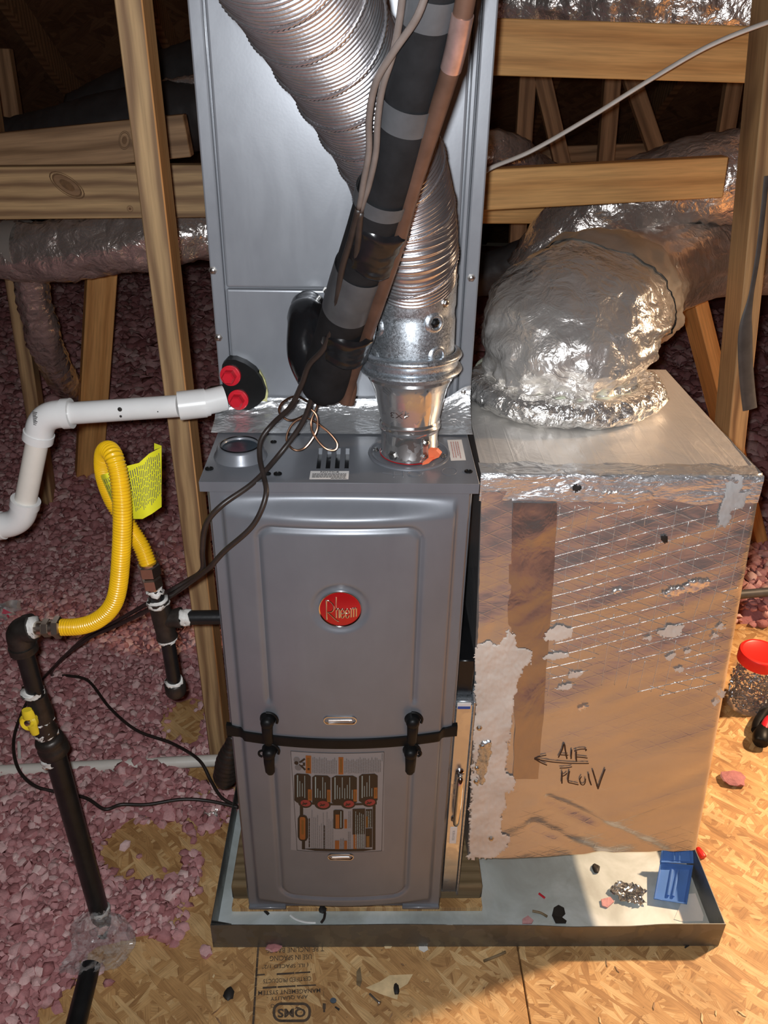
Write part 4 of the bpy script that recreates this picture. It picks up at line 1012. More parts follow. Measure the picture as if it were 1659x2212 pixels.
vb = MB().tube([g2, g2.lerp(g3, .12), g2.lerp(g3, .3), g2.lerp(g3, .5), g2.lerp(g3, .75), g3], [.0165, .0185, .0150, .0185, .0165, .0150], 24).build('valve_body', M_CAST, gas, 50)
hp = px(66, 1556, y=-.026)
hv_ = MB().lathe([(.0060, -.018), (.0060, 0), (.0135, .001), (.0140, .007), (.0110, .010), (.0095, .006), (0, .006)], hp, (-.15, -1, .25), 20)
T = (px(78, 1585, y=-.032)-px(58, 1530, y=-.032)).normalized()
c_ = px(66, 1556, y=-.034)
hv_.tube([c_+T*.008, c_+T*.020, c_+T*.027], [.0075, .0070, .0060], 10, True, 0, .75); hv_.tube([c_-T*.006, c_-T*.016, c_-T*.021], [.0095, .0090, .0075], 10, True, 0, .75)
tag(hv_.build('valve_handle', M_VALY, vb, 40), 'yellow plastic quarter-turn handle'); tag(MB().lathe([(.0048, 0), (.0048, .004), (.003, .005), (0, .005)], hp+Vector((-.15, -1, .25)).normalized()*.006, (-.15, -1, .25), 12).build('handle_screw', M_NUT, vb), None)
MB().tube([g3, g4], .0130, 24).build('upper_pipe', M_IRON, gas, 40)
mb = MB(); p = [g4, g4.lerp(gc, .5), gc.lerp(g4, .22).lerp(g5, .10), gc.lerp(g5, .5), g5]; mb.tube(spline(p, 5), .0185, 24); da = (g4-gc).normalized(); db = (g5-gc).normalized()
mb.tube([g4-da*.004, g4+da*.007], .0205, 24).tube([g5-db*.004, g5+db*.006], .0205, 24); mb.build('elbow', M_CAST, gas, 40)
dope(gas, px(70, 1356, y=0), db, .0165, .010); dope(gas, px(51, 1405, y=0), da, .0150, .005); dope(gas, px(70, 1494, y=0), g4-g3, .0172, .008); dope(gas, px(99, 1580, y=0), g2-g1, .0182, .012); dope(gas, px(92, 1555, y=0), g2-g1, .0178, .005); dope(gas, px(112, 1640, y=0), g0-g1, .0176, .010); dope(gas, px(216, 1965, y=0), g0-g1, .0178, .008)
ty = .05
tee = thing('gas_tee', tuple(px(380, 1500, y=ty)), 'black iron gas tee with a capped drip leg hanging beside the furnace', 'gas pipe')
t0, tc_, t2 = px(341, 1297, y=ty), px(352, 1338, y=ty), px(361, 1376, y=ty); tr = px(392, 1334, y=ty); te = px(478, 1333, y=ty); te.x = -.1765; cp0, cp1 = px(377, 1474, y=ty), px(382, 1504, y=ty)
mb = MB().tube([t0, t0.lerp(t2, .1), tc_, t0.lerp(t2, .9), t2], [.0165, .0150, .0158, .0150, .0165], 24).tube([tc_, tc_.lerp(tr, .6), tr.lerp(tc_, .1), tr], [.0145, .0140, .0160, .0160], 24); mb.build('tee', M_CAST, tee, 45)
MB().tube([tr, te], .0109, 22).build('branch_pipe', M_IRON, tee, 40); MB().tube([t2, cp0], .0109, 22).build('drip_leg', M_IRON, tee, 40)
MB().tube([px(334, 1272, y=ty), t0], .0109, 22).build('nipple', M_IRON, tee, 40)
MB().lathe([(.0150, 0), (.0165, .002), (.0165, .018), (.0140, .0235), (.006, .0265), (0, .027)], cp0, cp1-cp0, 24).build('cap', M_CAST, tee, 50)
dope(tee, px(341, 1300, y=ty), t0-tc_, .0165, .010); dope(tee, px(334, 1277, y=ty), t0-tc_, .0128, .006); dope(tee, px(362, 1380, y=ty), t2-tc_, .0152, .007); dope(tee, px(400, 1334, y=ty), te-tr, .0128, .014); dope(tee, px(376, 1472, y=ty), t2-tc_, .0145, .008)
ylw = thing('gas_connector', tuple(px(135, 1355, y=-.005)), 'yellow corrugated flexible gas connector looped between the two black pipes', 'gas hose')
yp = resample(spline([px(u, v, y=y) for u, v, y in ((133, 1355, .0), (172, 1353, -.004), (208, 1341, -.01), (238, 1315, -.015), (254, 1275, -.018), (262, 1190, -.02), (264, 1100, -.018), (257, 1030, -.010), (246, 988, .0), (234, 972, .02), (224, 985, .045), (226, 1030, .065), (246, 1085, .075), (280, 1140, .068), (305, 1180, .058), (320, 1219, .05))], 12), .00065)
MB().tube(yp, lambda i, t: .0117+.0009*math.sin(2*PI*i*.00065/.0042), 22).build('corrugated_hose', M_YEL, ylw, 180)
mb = MB(); e0, e1, e2, e3 = px(134, 1355, y=0), px(116, 1356, y=0), px(92, 1357, y=0), px(74, 1357, y=0)
nut(mb, e0, e1, .0165); mb.tube([e1, e1.lerp(e2, .3)], .012, 18); nut(mb, e1.lerp(e2, .25), e2, .0135); mb.tube([e2, e3], .0105, 18); mb.build('flare_nut', M_NUT, ylw, 30)
mb = MB(); e0, e1, e2, e3 = px(320, 1217, y=ty), px(325, 1242, y=ty), px(331, 1268, y=ty), px(335, 1282, y=ty)
mb.tube([e0-(e1-e0)*.1, e0+(e1-e0)*.15], .0135, 18); nut(mb, e0, e1, .0165); nut(mb, e1.lerp(e2, .12), e2, .0150); mb.tube([e2, e3], .0105, 18); mb.build('flare_nut', M_NUT, ylw, 30)
# yellow tag round the hose
tg = MB()
def tagP(s, t):
    tu = [(268, 1008), (300, 1000), (322, 980), (349, 966)]; bu = [(288, 1121), (308, 1121), (328, 1110), (349, 1095)]
    def cr(L_, s): p = s*3; i = min(2, int(p)); f = p-i; return (lerp(L_[i][0], L_[i+1][0], f), lerp(L_[i][1], L_[i+1][1], f))
    a, b = cr(tu, s), cr(bu, s); u, v = lerp(a[0], b[0], t), lerp(a[1], b[1], t)
    return px(u, v, y=.045+.02*math.sin(s*2.6))
tg.grid(tagP, 12, 8)
tg.add([px(333, 972, y=.05), px(349, 966, y=.054), px(349, 963, y=.06), px(333, 957, y=.062)], [(0, 1, 2, 3)])
def tagL(s, t):
    a = (lerp(216, 244, s), lerp(1027, 1018, s)); b = (lerp(252, 268, s), lerp(1108, 1096, s)); u, v = lerp(a[0], b[0], t), lerp(a[1], b[1], t); return px(u, v, y=.050-.012*math.sin(s*3.1))
tg.grid(tagL, 6, 8)
for k in range(17):
    s = .05+k*.054; y0, y1 = .08+.02*math.sin(k), .86-.02*k % .1
    q = y0
    while q < y1:
        q2 = min(y1, q+random.uniform(.05, .16)); f = Vector((0, -.0012, .0004)); sl = .10
        tg.quad(tagP(s+sl*q, q)+f, tagP(s+.020+sl*q, q)+f, tagP(min(1, s+.020+sl*q2), q2)+f, tagP(min(1, s+sl*q2), q2)+f, 1); q = q2+.02
for k in range(5):
    s = .15+k*.16
    for q in (.12, .28, .44, .60): f = Vector((0, -.0012, .0004)); tg.quad(tagL(s, q)+f, tagL(s+.05, q)+f, tagL(s+.05, q+.12)+f, tagL(s, q+.12)+f, 1)
tag(tg.build('warning_tag', [M_TAG, M_LTXT], None, 60, org=px(280, 1060, y=.06)), 'yellow printed paper tag wrapped round the yellow gas hose', 'tag')
# floor pipe under the crumpled film
tag(MB().tube([px(196, 2085, z=.03), px(150, 2270, z=.026)], .0167, 22).build('floor_gas_pipe', M_IRON), 'black pipe end on the floor below the crumpled clear film', 'pipe')
fm = MB()
def film(s, t):
    u0, u1 = lerp(180, 118, t)-14*math.sin(t*7), lerp(266, 252, t)+34*math.sin(t*3.1)
    u, v = lerp(u0, u1, s)+4*nz(s*5, t*5, 8), lerp(1972, 2098, t)+14*math.sin(s*4)*(t-.4)
    z = .060-.05*t+.012*math.sin(s*3.1)+.016*nz(s*6, t*6, 2)+.018*abs(nz(s*11, t*9, 5))+.008*nz(s*25, t*23, 5)
    return px(u, v, z=max(.012, z+.012))
fm.grid(film, 22, 22); tag(fm.build('clear_film', M_CLEAR, None, 10), 'crumpled clear plastic film around the foot of the gas riser', 'plastic film')
bgm = MB()
def bag(s, t):
    u, v = lerp(-40, 46, s)+6*nz(s*4, t*4), lerp(1298, 1352, t)+8*nz(s*3, t*3, 4)-14*(1-s)*t*0
    return px(u, v, z=.07+.03*math.sin(s*3)+.02*nz(s*6, t*6, 9)+.04*(1-t))
bgm.grid(bag, 18, 14)
def bag2(a, b): return bag(a, b)+(CAM-bag(a, b)).normalized()*.003
for q in (((.55, .35), (.78, .48), (.76, .62), (.52, .5)), ((.62, .58), (.70, .42), (.76, .47), (.70, .75)), ((.5, .72), (.86, .62), (.87, .70), (.5, .82))): bgm.add([bag2(*k) for k in q], [(0, 1, 2, 3)], 1)
tag(bgm.build('plastic_bag', [M_BAG, M_REDBAG], None, 50), 'crumpled white plastic bag with red print at the left edge', 'bag')
tag(MB().tube(resample(spline([px(u, v, z=.06) for u, v in ((128, 1494), (80, 1492), (30, 1502), (14, 1515), (22, 1545), (38, 1580), (42, 1640))], 6), .006), .0036, 8, True, 0, .5).build('zip_tie', M_PVCO), 'loose off-white plastic strip lying behind the gas valve', 'tie')
# ribbed connector at the side of the furnace
cn = MB().tube([px(lerp(503, 484, t), lerp(1588, 1690, t), y=.10) for t in np.linspace(0, 1, 40)], lambda i, t: (lerp(.008, .021, smooth(0, .6, t))+.0011*math.sin(i*1.9))*(1 if t < .93 else .8), 24)
tag(cn.build('cable_connector', M_CAST, None, 180), 'ribbed grey cable connector at the left side of the furnace', 'connector')

# ================================================================== DRAIN PAN AND BLOCKS
PX0, PX1, PY0, PY1, PH = px(456, 1990, z=.0635).x, px(1567, 1995, z=.0635).x, -.028, .80, .0635
pan = thing('drain_pan', ((PX0+PX1)/2, (PY0+PY1)/2, 0), 'wide shallow galvanised drain pan under the furnace and foil box', 'pan')
MB().box(PX0+.001, PX1-.001, PY0+.001, PY1-.001, .0012, .0025).build('pan_bottom', M_PANB, pan)
wf = MB()
def wallfn(s, t): x = lerp(PX0, PX1, s); return Vector((x, PY0+.0018*nz(x*5, 1)*t-.003*smooth(.62, .72, s)*(1-smooth(.80, .9, s))*t, .001+t*(PH+.0018*nz(x*7, 3)-.003*smooth(.55, .7, s)*(1-smooth(.8, .88, s)))))
wf.grid(wallfn, 80, 6); wf.grid(lambda s, t: wallfn(s, t)+Vector((0, .0012, 0)), 80, 6, 0, True); wf.grid(lambda s, t: wallfn(s, 1)+Vector((0, .0012*t, .0003)), 80, 1)
wf.build('front_wall', M_PAN, pan, 60)
MB().box(PX0, PX0+.0012, PY0, PY1, .001, PH, 0).build('left_wall', M_PAN, pan); MB().box(PX1-.0012, PX1, PY0, PY1, .001, PH, 0).build('right_wall', M_PAN, pan); MB().box(PX0, PX1, PY1-.0012, PY1, .001, PH, 0).build('back_wall', M_PAN, pan)
a, b, c = px(455, 1991, z=PH), px(497, 1990, z=PH), px(460, 2002, z=PH)
MB().prism([(PX0+.001, PY0+.004, PH), (PX0+.036, PY0+.003, PH-.001), (PX0+.036, PY0+.003, .006), (PX0+.001, PY0+.004, .006)], (0, .0012, 0)).prism([(PX0+.001, PY0+.010, PH), (PX0+.036, PY0+.006, PH-.004), (PX0+.036, PY0+.006, .006), (PX0+.001, PY0+.010, .006)], (0, .0012, 0)).build('corner_fold', M_PAN, pan)
tag(MB().box(-.215, .262, .042, .70, .0026, .0142, .0012).build('board', M_OSB), 'damp strand board sheet lying in the pan under the furnace blocks', 'board')
tag(MB().box(-.200, .245, .075, .58, .0144, .0475, .003).build('wood_block', M_WBLK), 'lower timber block set back in shadow beneath the weathered one', 'block')
tag(MB().box(-.21, .256, .036, .60, .0478, .0843, .003).build('wood_block', M_WBLK), 'weathered brown timber block carrying the furnace', 'block')

# ================================================================== FILTER RACK
frk = thing('filter_rack', (.195, .3, .0845), 'narrow steel filter rack with a chrome handle between furnace and foil box', 'filter rack')
MB().box(.1775, .2065, .024, .50, .0852, .548, .0012).build('rack_body', M_GALV, frk)
dr = MB().box(.1785, .2045, .0195, .0238, .094, .545, .0012).build('rack_door', M_TIN, frk)
MB().box(.2048, .2085, .017, .50, .0855, .552, .0008).build('rack_flange', M_GALV, frk)
hd = MB(); ht, hb = px(993, 1668, y=.0195), px(983, 1768, y=.0195)
for P in (ht, hb): hd.lathe([(.0075, 0), (.0075, .002), (.0048, .004), (.0042, .014)], P, (0, -1, 0), 18)
hd.tube(spline([ht+Vector((0, -.012, 0)), ht+Vector((0, -.0165, -.012)), ht.lerp(hb, .5)+Vector((0, -.0185, 0)), hb+Vector((0, -.0165, .012)), hb+Vector((0, -.012, 0))], 8), lambda i, t: .0042+.0018*math.sin(PI*t), 16)
tag(hd.build('handle', M_CHR, dr, 50), 'curved chrome pull handle')
fl_ = MB(); a, b = px(977, 1785, y=.019), px(986, 1822, y=.019); x0, x1, z0, z1 = .1825, .1975, b.z, a.z
a_, b_ = px(974, 1787, y=.019), px(989, 1787, y=.019); c_ = px(969, 1822, y=.019); x0, x1 = c_.x+.001, a_.x+.0115; z0, z1 = c_.z, a_.z
fl_.box(x0, x1, .0188, .0196, z0, z1, .0003, 0)
V, F = text_mesh('FILTER ACCESS', .0056, sx=.66); cx, cz = (x0+x1)/2, (z0+z1)/2
fl_.add([Vector((cx+q.y, .01865, cz-q.x)) for q in V], F, 1)
tag(fl_.build('rack_label', [M_LAB, M_LTXT], dr), 'white label lettered along its length')
st_ = MB(); a, b = px(988, 1520, y=.017), px(1017, 1531, y=.017); st_.box(a.x, b.x, .0165, .0195, b.z, a.z+.001, .0005, 0); st_.box(a.x+.001, b.x-.001, .0162, .0170, b.z, (a.z+b.z)/2, 0, 1)
tag(st_.build('printed_clip', [M_LAB, M_BLUEL], dr), 'white and blue sticker on the top edge')
MB().box(.1785, .2045, .036, .30, .549, .62, .002).build('rack_cover', M_SLOT, frk)

# ================================================================== RETURN PLENUM BOX
BY = .04
cTL, cTR, cBR, cBL = px(1037, 1026, y=BY), px(1653, 1016, y=BY), px(1506, 1838, y=BY), px(1011, 1855, y=BY)
cTL.x = max(cTL.x, .192); ZTOP = .938
def box_disp(x, z):
    a = x*.86+z*.5; b = -x*.5+z*.86
    d = .0042*nz(a*5, b*16, 2)+.0022*nz(a*10, b*34, 6)+.0016*nz(x*38, z*38, 3)*smooth(.75, .9, z)
    P0, P1 = Vector((.355, .31)), Vector((.58, .175)); w_ = Vector((x, z))-P0; L_ = (P1-P0); t = max(0, min(1, w_.dot(L_)/L_.dot(L_)))
    d += .0065*math.exp(-((w_-L_*t).length/.010)**2)*(1-t*.5)
    P0, P1 = Vector((.335, .245)), Vector((.47, .165)); w_ = Vector((x, z))-P0; L_ = (P1-P0); t = max(0, min(1, w_.dot(L_)/L_.dot(L_))); d += .005*math.exp(-((w_-L_*t).length/.012)**2)
    return d
def front(s, t):
    p = cBL.lerp(cBR, s).lerp(cTL.lerp(cTR, s), t); edge = min(1, min(s, 1-s)/.03)*min(1, (1-t)/.03)
    return Vector((p.x, BY+box_disp(p.x, p.z)*edge+.006*(1-edge)**3, p.z if t < .999 else ZTOP))
def fy(x, z): return BY+box_disp(x, z)
def bxp(u, v, lift): p = px(u, v, y=BY); return Vector((p.x, fy(p.x, p.z)-lift, p.z))
rbx = thing('return_box', (.40, .30, .16), 'large foil-faced duct box to the right of the furnace, marked AIR FLOW', 'duct box')
XB0, XB1, YB = .205, .590, .505
mb = MB(); mb.grid(front, 90, 110)
def backp(s, t): a = lerp(XB0, XB1+.02*(1-t), s); return Vector((a, YB, lerp(.165, .926, t)))
mb.grid(lambda s, t: front(1, t).lerp(backp(1, t), s)+Vector((.003*nz(s*9, t*9), 0, 0))*min(1, s*6, (1-s)*6), 30, 110)
mb.grid(lambda s, t: backp(0, t).lerp(front(0, t), s), 30, 110); mb.grid(lambda s, t: backp(1-s, t), 6, 110)
mb.grid(lambda s, t: backp(s, 0).lerp(front(s, 0), t), 90, 6)
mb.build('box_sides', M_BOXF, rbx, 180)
mb = MB()
def topf(s, t):
    p = front(s, 1).lerp(backp(s, 1), t); e = min(1, 8*s, 8*(1-s), 8*t, 8*(1-t)); p.z += (.0025*nz(p.x*7, p.y*7, 1)+.0012*nz(p.x*30, p.y*30, 1))*e; return p
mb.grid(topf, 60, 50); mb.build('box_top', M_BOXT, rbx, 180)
# tape over the top front edge, down the left edge and down the front
tp_ = MB()
def tedge(s, t):
    w_ = .040+.010*nz(s*7, 0, 3); x = lerp(cTL.x-.002, cTR.x+.001, s); q = t*2-1
    if q < 0: p = Vector((x, BY-.0016, ZTOP+.0012+q*w_)); p.y += .9*box_disp(x, p.z)*min(1, -q*3)-.0012*abs(nz(x*45, q*5, 2))-.0008*abs(nz(x*90, q*9, 5))
    else: p = Vector((x, BY+q*.035*(1+.4*nz(s*9, 2)), ZTOP+.0016+.0012*abs(nz(x*45, q*4, 8)))); 
    return p
tp_.grid(tedge, 160, 16); tp_.build('foil_tape', M_TAPE, rbx, 180)
def vstrip(pts, mat, name, seed, n=60, m_=10, lift=.0018):
    """pts: list of (u_left, u_right, v) down the front"""
    o = MB()
    def f(s, t):
        p = t*(len(pts)-1); i = min(len(pts)-2, int(p)); k = p-i; a = [lerp(pts[i][j], pts[i+1][j], k) for j in range(3)]
        q = bxp(lerp(a[0], a[1], s)+1.5*nz(t*20, s, seed), a[2], lift); q.y -= .0016*abs(nz(q.x*26, q.z*22, seed))+.0010*nz(q.x*60, q.z*18, seed); return q
    o.grid(f, m_, n); return o.build(name, mat, rbx, 180)
vstrip([(1108, 1203, 1085), (1100, 1198, 1200), (1096, 1190, 1320), (1100, 1182, 1420), (1112, 1172, 1560), (1108, 1162, 1680)], M_TAPEB, 'foil_tape', 3)['label'] = 'dull brownish tape strip down the front'
vstrip([(1040, 1106, 1060), (1036, 1104, 1200), (1034, 1104, 1330), (1030, 1104, 1420)], M_BOXF, 'foil_tape', 7, 60, 14)['label'] = 'crinkled foil strip along the left edge'
def inside(pt, poly):
    x, y = pt; c = False; j = len(poly)-1
    for i in range(len(poly)):
        xi, yi = poly[i]; xj, yj = poly[j]
        if (yi > y) != (yj > y) and x < (xj-xi)*(y-yi)/(yj-yi)+xi: c = not c
        j = i
    return c
def smear(poly, mat, name, step=3.0, thick=.0028, rag=7, seed=0, lab=None):
    us = [p[0] for p in poly]; vs_ = [p[1] for p in poly]; u0, u1, v0, v1 = min(us)-6, max(us)+6, min(vs_)-6, max(vs_)+6
    nu, nv = int((u1-u0)/step)+1, int((v1-v0)/step)+1
    ok = {}
    for j in range(nv):
        for i in range(nu):
            u, v = u0+(i+.5)*step, v0+(j+.5)*step
            ok[i, j] = inside((u+rag*nz(u*.06, v*.06, seed)+rag*.7*nz(u*.2, v*.2, seed+3), v+rag*nz(u*.06, v*.06, seed+9)+rag*.7*nz(u*.2, v*.2, seed+5)), poly)
    o = MB(); idx = {}; F = []
    def vid(i, j):
        if (i, j) not in idx:
            full = all(ok.get((a, b), False) for a in (i-1, i) for b in (j-1, j)); u, v = u0+i*step, v0+j*step
            lift = thick*(.6+.5*nz(u*.05, v*.03, seed)+.35*nz(u*.16, v*.1, seed)) if full else .0004
            idx[i, j] = len(idx); V.append(bxp(u, v, max(.0006, lift)+.0022))
        return idx[i, j]
    V = []
    for (i, j), k in ok.items():
        if k: F.append((vid(i, j), vid(i+1, j), vid(i+1, j+1), vid(i, j+1)))
    o.add(V, F); b = o.build(name, mat, rbx, 180)
    if lab: b['label'] = lab
    return b
smear([(1024, 1405), (1046, 1386), (1078, 1392), (1098, 1362), (1112, 1366), (1114, 1398), (1142, 1402), (1152, 1425), (1130, 1450), (1118, 1480), (1106, 1520), (1102, 1580), (1094, 1640), (1096, 1672), (1116, 1690), (1092, 1715), (1090, 1745), (1080, 1775), (1086, 1800), (1102, 1812), (1098, 1832), (1060, 1852), (1012, 1856), (1016, 1740), (1022, 1600), (1028, 1480)], M_MAST, 'mastic', step=2.0, seed=1, lab='thick beige duct mastic down the left edge')
for k, (u, v, a, b) in enumerate(((1205, 1366, 30, 16), (1198, 1415, 26, 10), (1240, 1455, 16, 7), (1222, 1482, 14, 7), (1450, 1362, 30, 12), (1400, 1378, 8, 4), (1555, 1352, 10, 5), (1540, 1372, 9, 4), (1445, 1415, 12, 6), (1466, 1444, 12, 5), (1558, 1498, 8, 6), (1546, 1515, 7, 5), (1484, 1405, 7, 4))):
    smear([(u+a*math.cos(q)*(1+.2*math.sin(3*q+k)), v+b*math.sin(q)-a*.3*math.cos(q)*.6) for q in np.linspace(0, 2*PI, 13)[:-1]], M_MAST, 'mastic_spot', 1.6, .0015, 5, 20+k)
smear([(1556, 1030), (1600, 1024), (1604, 1048), (1592, 1062), (1622, 1060), (1612, 1074), (1600, 1096), (1580, 1098), (1572, 1130), (1564, 1138), (1556, 1132), (1548, 1140), (1552, 1100), (1560, 1076), (1568, 1052)], M_MASG, 'mastic_drip', 2, .0015, 4, 50, 'grey sealant smear at the top right corner')
smear([(1034, 1600), (1056, 1590), (1064, 1610), (1056, 1650), (1046, 1690), (1028, 1694), (1026, 1640)], M_GALV, 'bare_metal', 2.4, .0062, 4, 61, 'bare grey metal showing through the mastic')
yn = MB(); ry_ = random.Random(9)
def yarn(x0, z0, x1, z1):
    n = max(2, int(math.hypot(x1-x0, z1-z0)/.008)); run = []
    for k in range(n+1):
        x, z = lerp(x0, x1, k/n), lerp(z0, z1, k/n); zl = .545+.10*nz(x*6, 4)
        on = .275 < x < .575+(.9-z)*.05 and zl < z < .893 and nz(x*13, z*13, x0*40) > -.12-.35*smooth(.6, .85, z)
        if on: run.append(Vector((x, fy(x, z)-.0003, z)))
        if (not on or k == n) and len(run) > 2: yn.tube(run, .00042, 4, True)
        if not on: run = []
for k in range(22):
    yarn(.2, .42+k*.0235, .62, .42+k*.0235+.42*.33); yarn(.2, .50+k*.0235, .62, .50+k*.0235-.42*.42)
for k in range(15): yarn(.285+k*.0205, .45, .283+k*.0205, .9)
yo = yn.build('reinforcing_yarn', M_FOIL, rbx, 180); yo['kind'] = 'stuff'
sc_ = MB()
for u, v in ((1034, 1566), (1040, 1605), (1030, 1655), (1028, 1684), (1060, 1806)): screw(sc_, bxp(u, v, .005), (0, -1, 0), .0036)
sc_.build('screw', M_GALVD, rbx)
for u, v in ((1246, 1052), (1434, 1162)):
    smear([(u+9*math.cos(q), v+8*math.sin(q)) for q in np.linspace(0, 2*PI, 9)[:-1]], M_CRUMB, 'puncture', 2.4, .001, 5, u, 'dark torn hole')
for k, (u, v, w_) in enumerate(((1458, 1276, 30), (1500, 1262, 34), (1316, 1060, 18), (1335, 1275, 12), (1260, 1526, 14))):
    smear([(u+w_*math.cos(q), v+w_*.35*math.sin(q)-w_*.25*math.cos(q)) for q in np.linspace(0, 2*PI, 11)[:-1]], M_FOIL, 'foil_scrap', 2, .004, 6, 70+k)
mk = MB()
def mst(pts, r=.0011, n=4): stroke(mk, [bxp(1130+x/8.295, 1580+y/8.295, .0024) for x, y in pts], r, 0, .45, n, (0, -1, 0), 8)
for s_ in ([(625, 440), (690, 310), (730, 205), (755, 340), (778, 465)], [(665, 392), (800, 398)], [(862, 300), (852, 465)], [(945, 330), (945, 420), (948, 515)], [(905, 325), (1000, 295), (1100, 292), (1125, 308), (1105, 322)], [(945, 432), (1040, 440), (1145, 458)],
           [(1170, 552), (860, 550), (600, 532), (420, 510), (200, 465)], [(200, 465), (300, 425), (410, 402)], [(200, 470), (320, 540), (420, 582)], [(650, 636), (770, 632), (870, 612)], [(692, 700), (690, 910)], [(700, 785), (745, 765), (780, 730)],
           [(825, 690), (808, 800), (805, 890), (880, 915), (985, 940)], [(1040, 790), (1010, 850), (1030, 925), (1075, 940), (1105, 900), (1110, 825)], [(1165, 740), (1180, 850), (1215, 940)], [(1238, 672), (1290, 850), (1338, 1015)], [(1338, 1015), (1385, 850), (1460, 650)]): mst(s_, .0012 if len(s_) < 6 else .0010)
tag(mk.build('marker_writing', M_MARK, rbx, 180), 'hand-drawn dark marker arrow and words')

# ================================================================== FOIL DOME (INSULATED ELBOW)
dome = thing('duct_elbow', (.36, .36, .94), 'big crinkled foil-wrapped duct elbow bulging up from the top of the foil box', 'duct')
bc = px(1222, 838, z=.955)
def ell(cx, cy, rx, ry, a): return Vector((cx+rx*math.cos(a), cy+ry*math.sin(a), 0))
rings = [ # (u, v, y_depth, half width across, half depth, tilt of the ring towards the right-back)
    (1212, 822, .35, .145, .125, .0), (1212, 806, .35, .132, .115, .0), (1216, 785, .352, .140, .122, .03), (1226, 745, .36, .157, .138, .08), (1238, 700, .38, .163, .145, .20), (1252, 672, .43, .160, .150, .45),
    (1270, 656, .50, .154, .150, .75), (1296, 648, .59, .148, .142, 1.05), (1326, 640, .70, .140, .134, 1.25), (1356, 626, .83, .126, .124, 1.4), (1400, 600, .98, .112, .112, 1.45), (1460, 575, 1.12, .105, .105, 1.5), (1560, 560, 1.25, .10, .10, 1.5), (1760, 560, 1.45, .10, .10, 1.5)]
V = []; F = []; seg = 110; sub = 9
def ring_at(t):
    i = min(len(rings)-2, int(t)); k = t-i; g = lambda q: rings[max(0, min(len(rings)-1, q))]
    a, b, c, d = g(i-1), g(i), g(i+1), g(i+2)
    return [.5*((2*b[j])+(c[j]-a[j])*k+(2*a[j]-5*b[j]+4*c[j]-d[j])*k*k+(3*b[j]-a[j]-3*c[j]+d[j])*k**3) for j in range(6)]
nr = (len(rings)-1)*sub+1
for q in range(nr):
    u, v, yy, rx, ry, tl = ring_at(q/sub); c = px(u, v, y=yy)
    ax = Vector((math.sin(tl)*.50, math.sin(tl)*.866, math.cos(tl))).normalized()
    e1 = Vector((ax.z*.50, ax.z*.866, -math.hypot(ax.x, ax.y)))
    e1.normalize(); e2 = ax.cross(e1)
    for k in range(seg):
        a = 2*PI*k/seg; ca, sa = math.cos(a), math.sin(a); t = q/sub
        pleat = math.exp(-((t-1)/1.5)**2); fold = .0055*math.sin(a*23+2.2*nz(ca*3, sa*3, t*.4))*pleat
        w_ = .010*nz(ca*2.2, sa*2.2, t*.9)+.0065*nz(ca*6+t, sa*6, t*1.6)+.0035*nz(ca*15, sa*15, t*3.2)+.0022*abs(nz(ca*26, sa*26, t*2.2))
        V.append(c+e1*(ca*(rx+fold+w_))+e2*(sa*(ry+fold+w_)))
for q in range(nr-1):
    for k in range(seg): k2 = (k+1) % seg; F.append((q*seg+k, q*seg+k2, (q+1)*seg+k2, (q+1)*seg+k))
F.append(tuple(range(seg-1, -1, -1)))
DV = V
MB().add(V, F).build('foil_jacket', M_FOIL, dome, 180)
ck = MB(); cc = px(1218, 838, z=.956)
def collar(s, t):
    a = 2*PI*s; b = 2*PI*t; r = .024+.006*nz(math.cos(a)*4, math.sin(a)*4, math.sin(b))+.006*nz(math.cos(a)*11+math.cos(b), math.sin(a)*11, math.sin(b)*2)+.005*abs(nz(math.cos(a)*24, math.sin(a)*24+math.cos(b)*2, math.sin(b)*4))
    rx, ry = .138+r*math.cos(b), .118+r*math.cos(b); return Vector((cc.x+rx*math.cos(a), cc.y+ry*math.sin(a), .958+.022*math.sin(b)*(1+.3*nz(a*5, 0))))
ck.grid(collar, 220, 30); tag(ck.build('foil_collar', M_CRUMP, dome, 180), 'lumpy crumpled foil collar round the base')
bn = MB(); c0 = px(1212, 806, y=.35)
bn.tube([Vector((c0.x+.139*math.cos(a), c0.y+.122*math.sin(a), c0.z+.002*math.sin(a*3))) for a in np.linspace(0, 2*PI, 60)], .0055, 8, False, 0, .5)
tag(bn.build('tie_band', M_BAND, dome, 180), 'pale green tie band')
rb_ = MB(); q0, q1 = int(6.6*sub), int(8.1*sub); TV = []
for q in range(q0, q1+1):
    row = DV[q*seg:(q+1)*seg]; c = sum(row, Vector())/seg; TV += [c+(p-c)*(1.02+.012*nz(k*.2, q*.4)) for k, p in enumerate(row)]
rb_.add(TV, [(i*seg+k, i*seg+(k+1) % seg, (i+1)*seg+(k+1) % seg, (i+1)*seg+k) for i in range(q1-q0) for k in range(seg)])
tag(rb_.build('tape_ring', M_DUSTW, dome, 180), 'wide dull tape band where the elbow meets the flex duct')

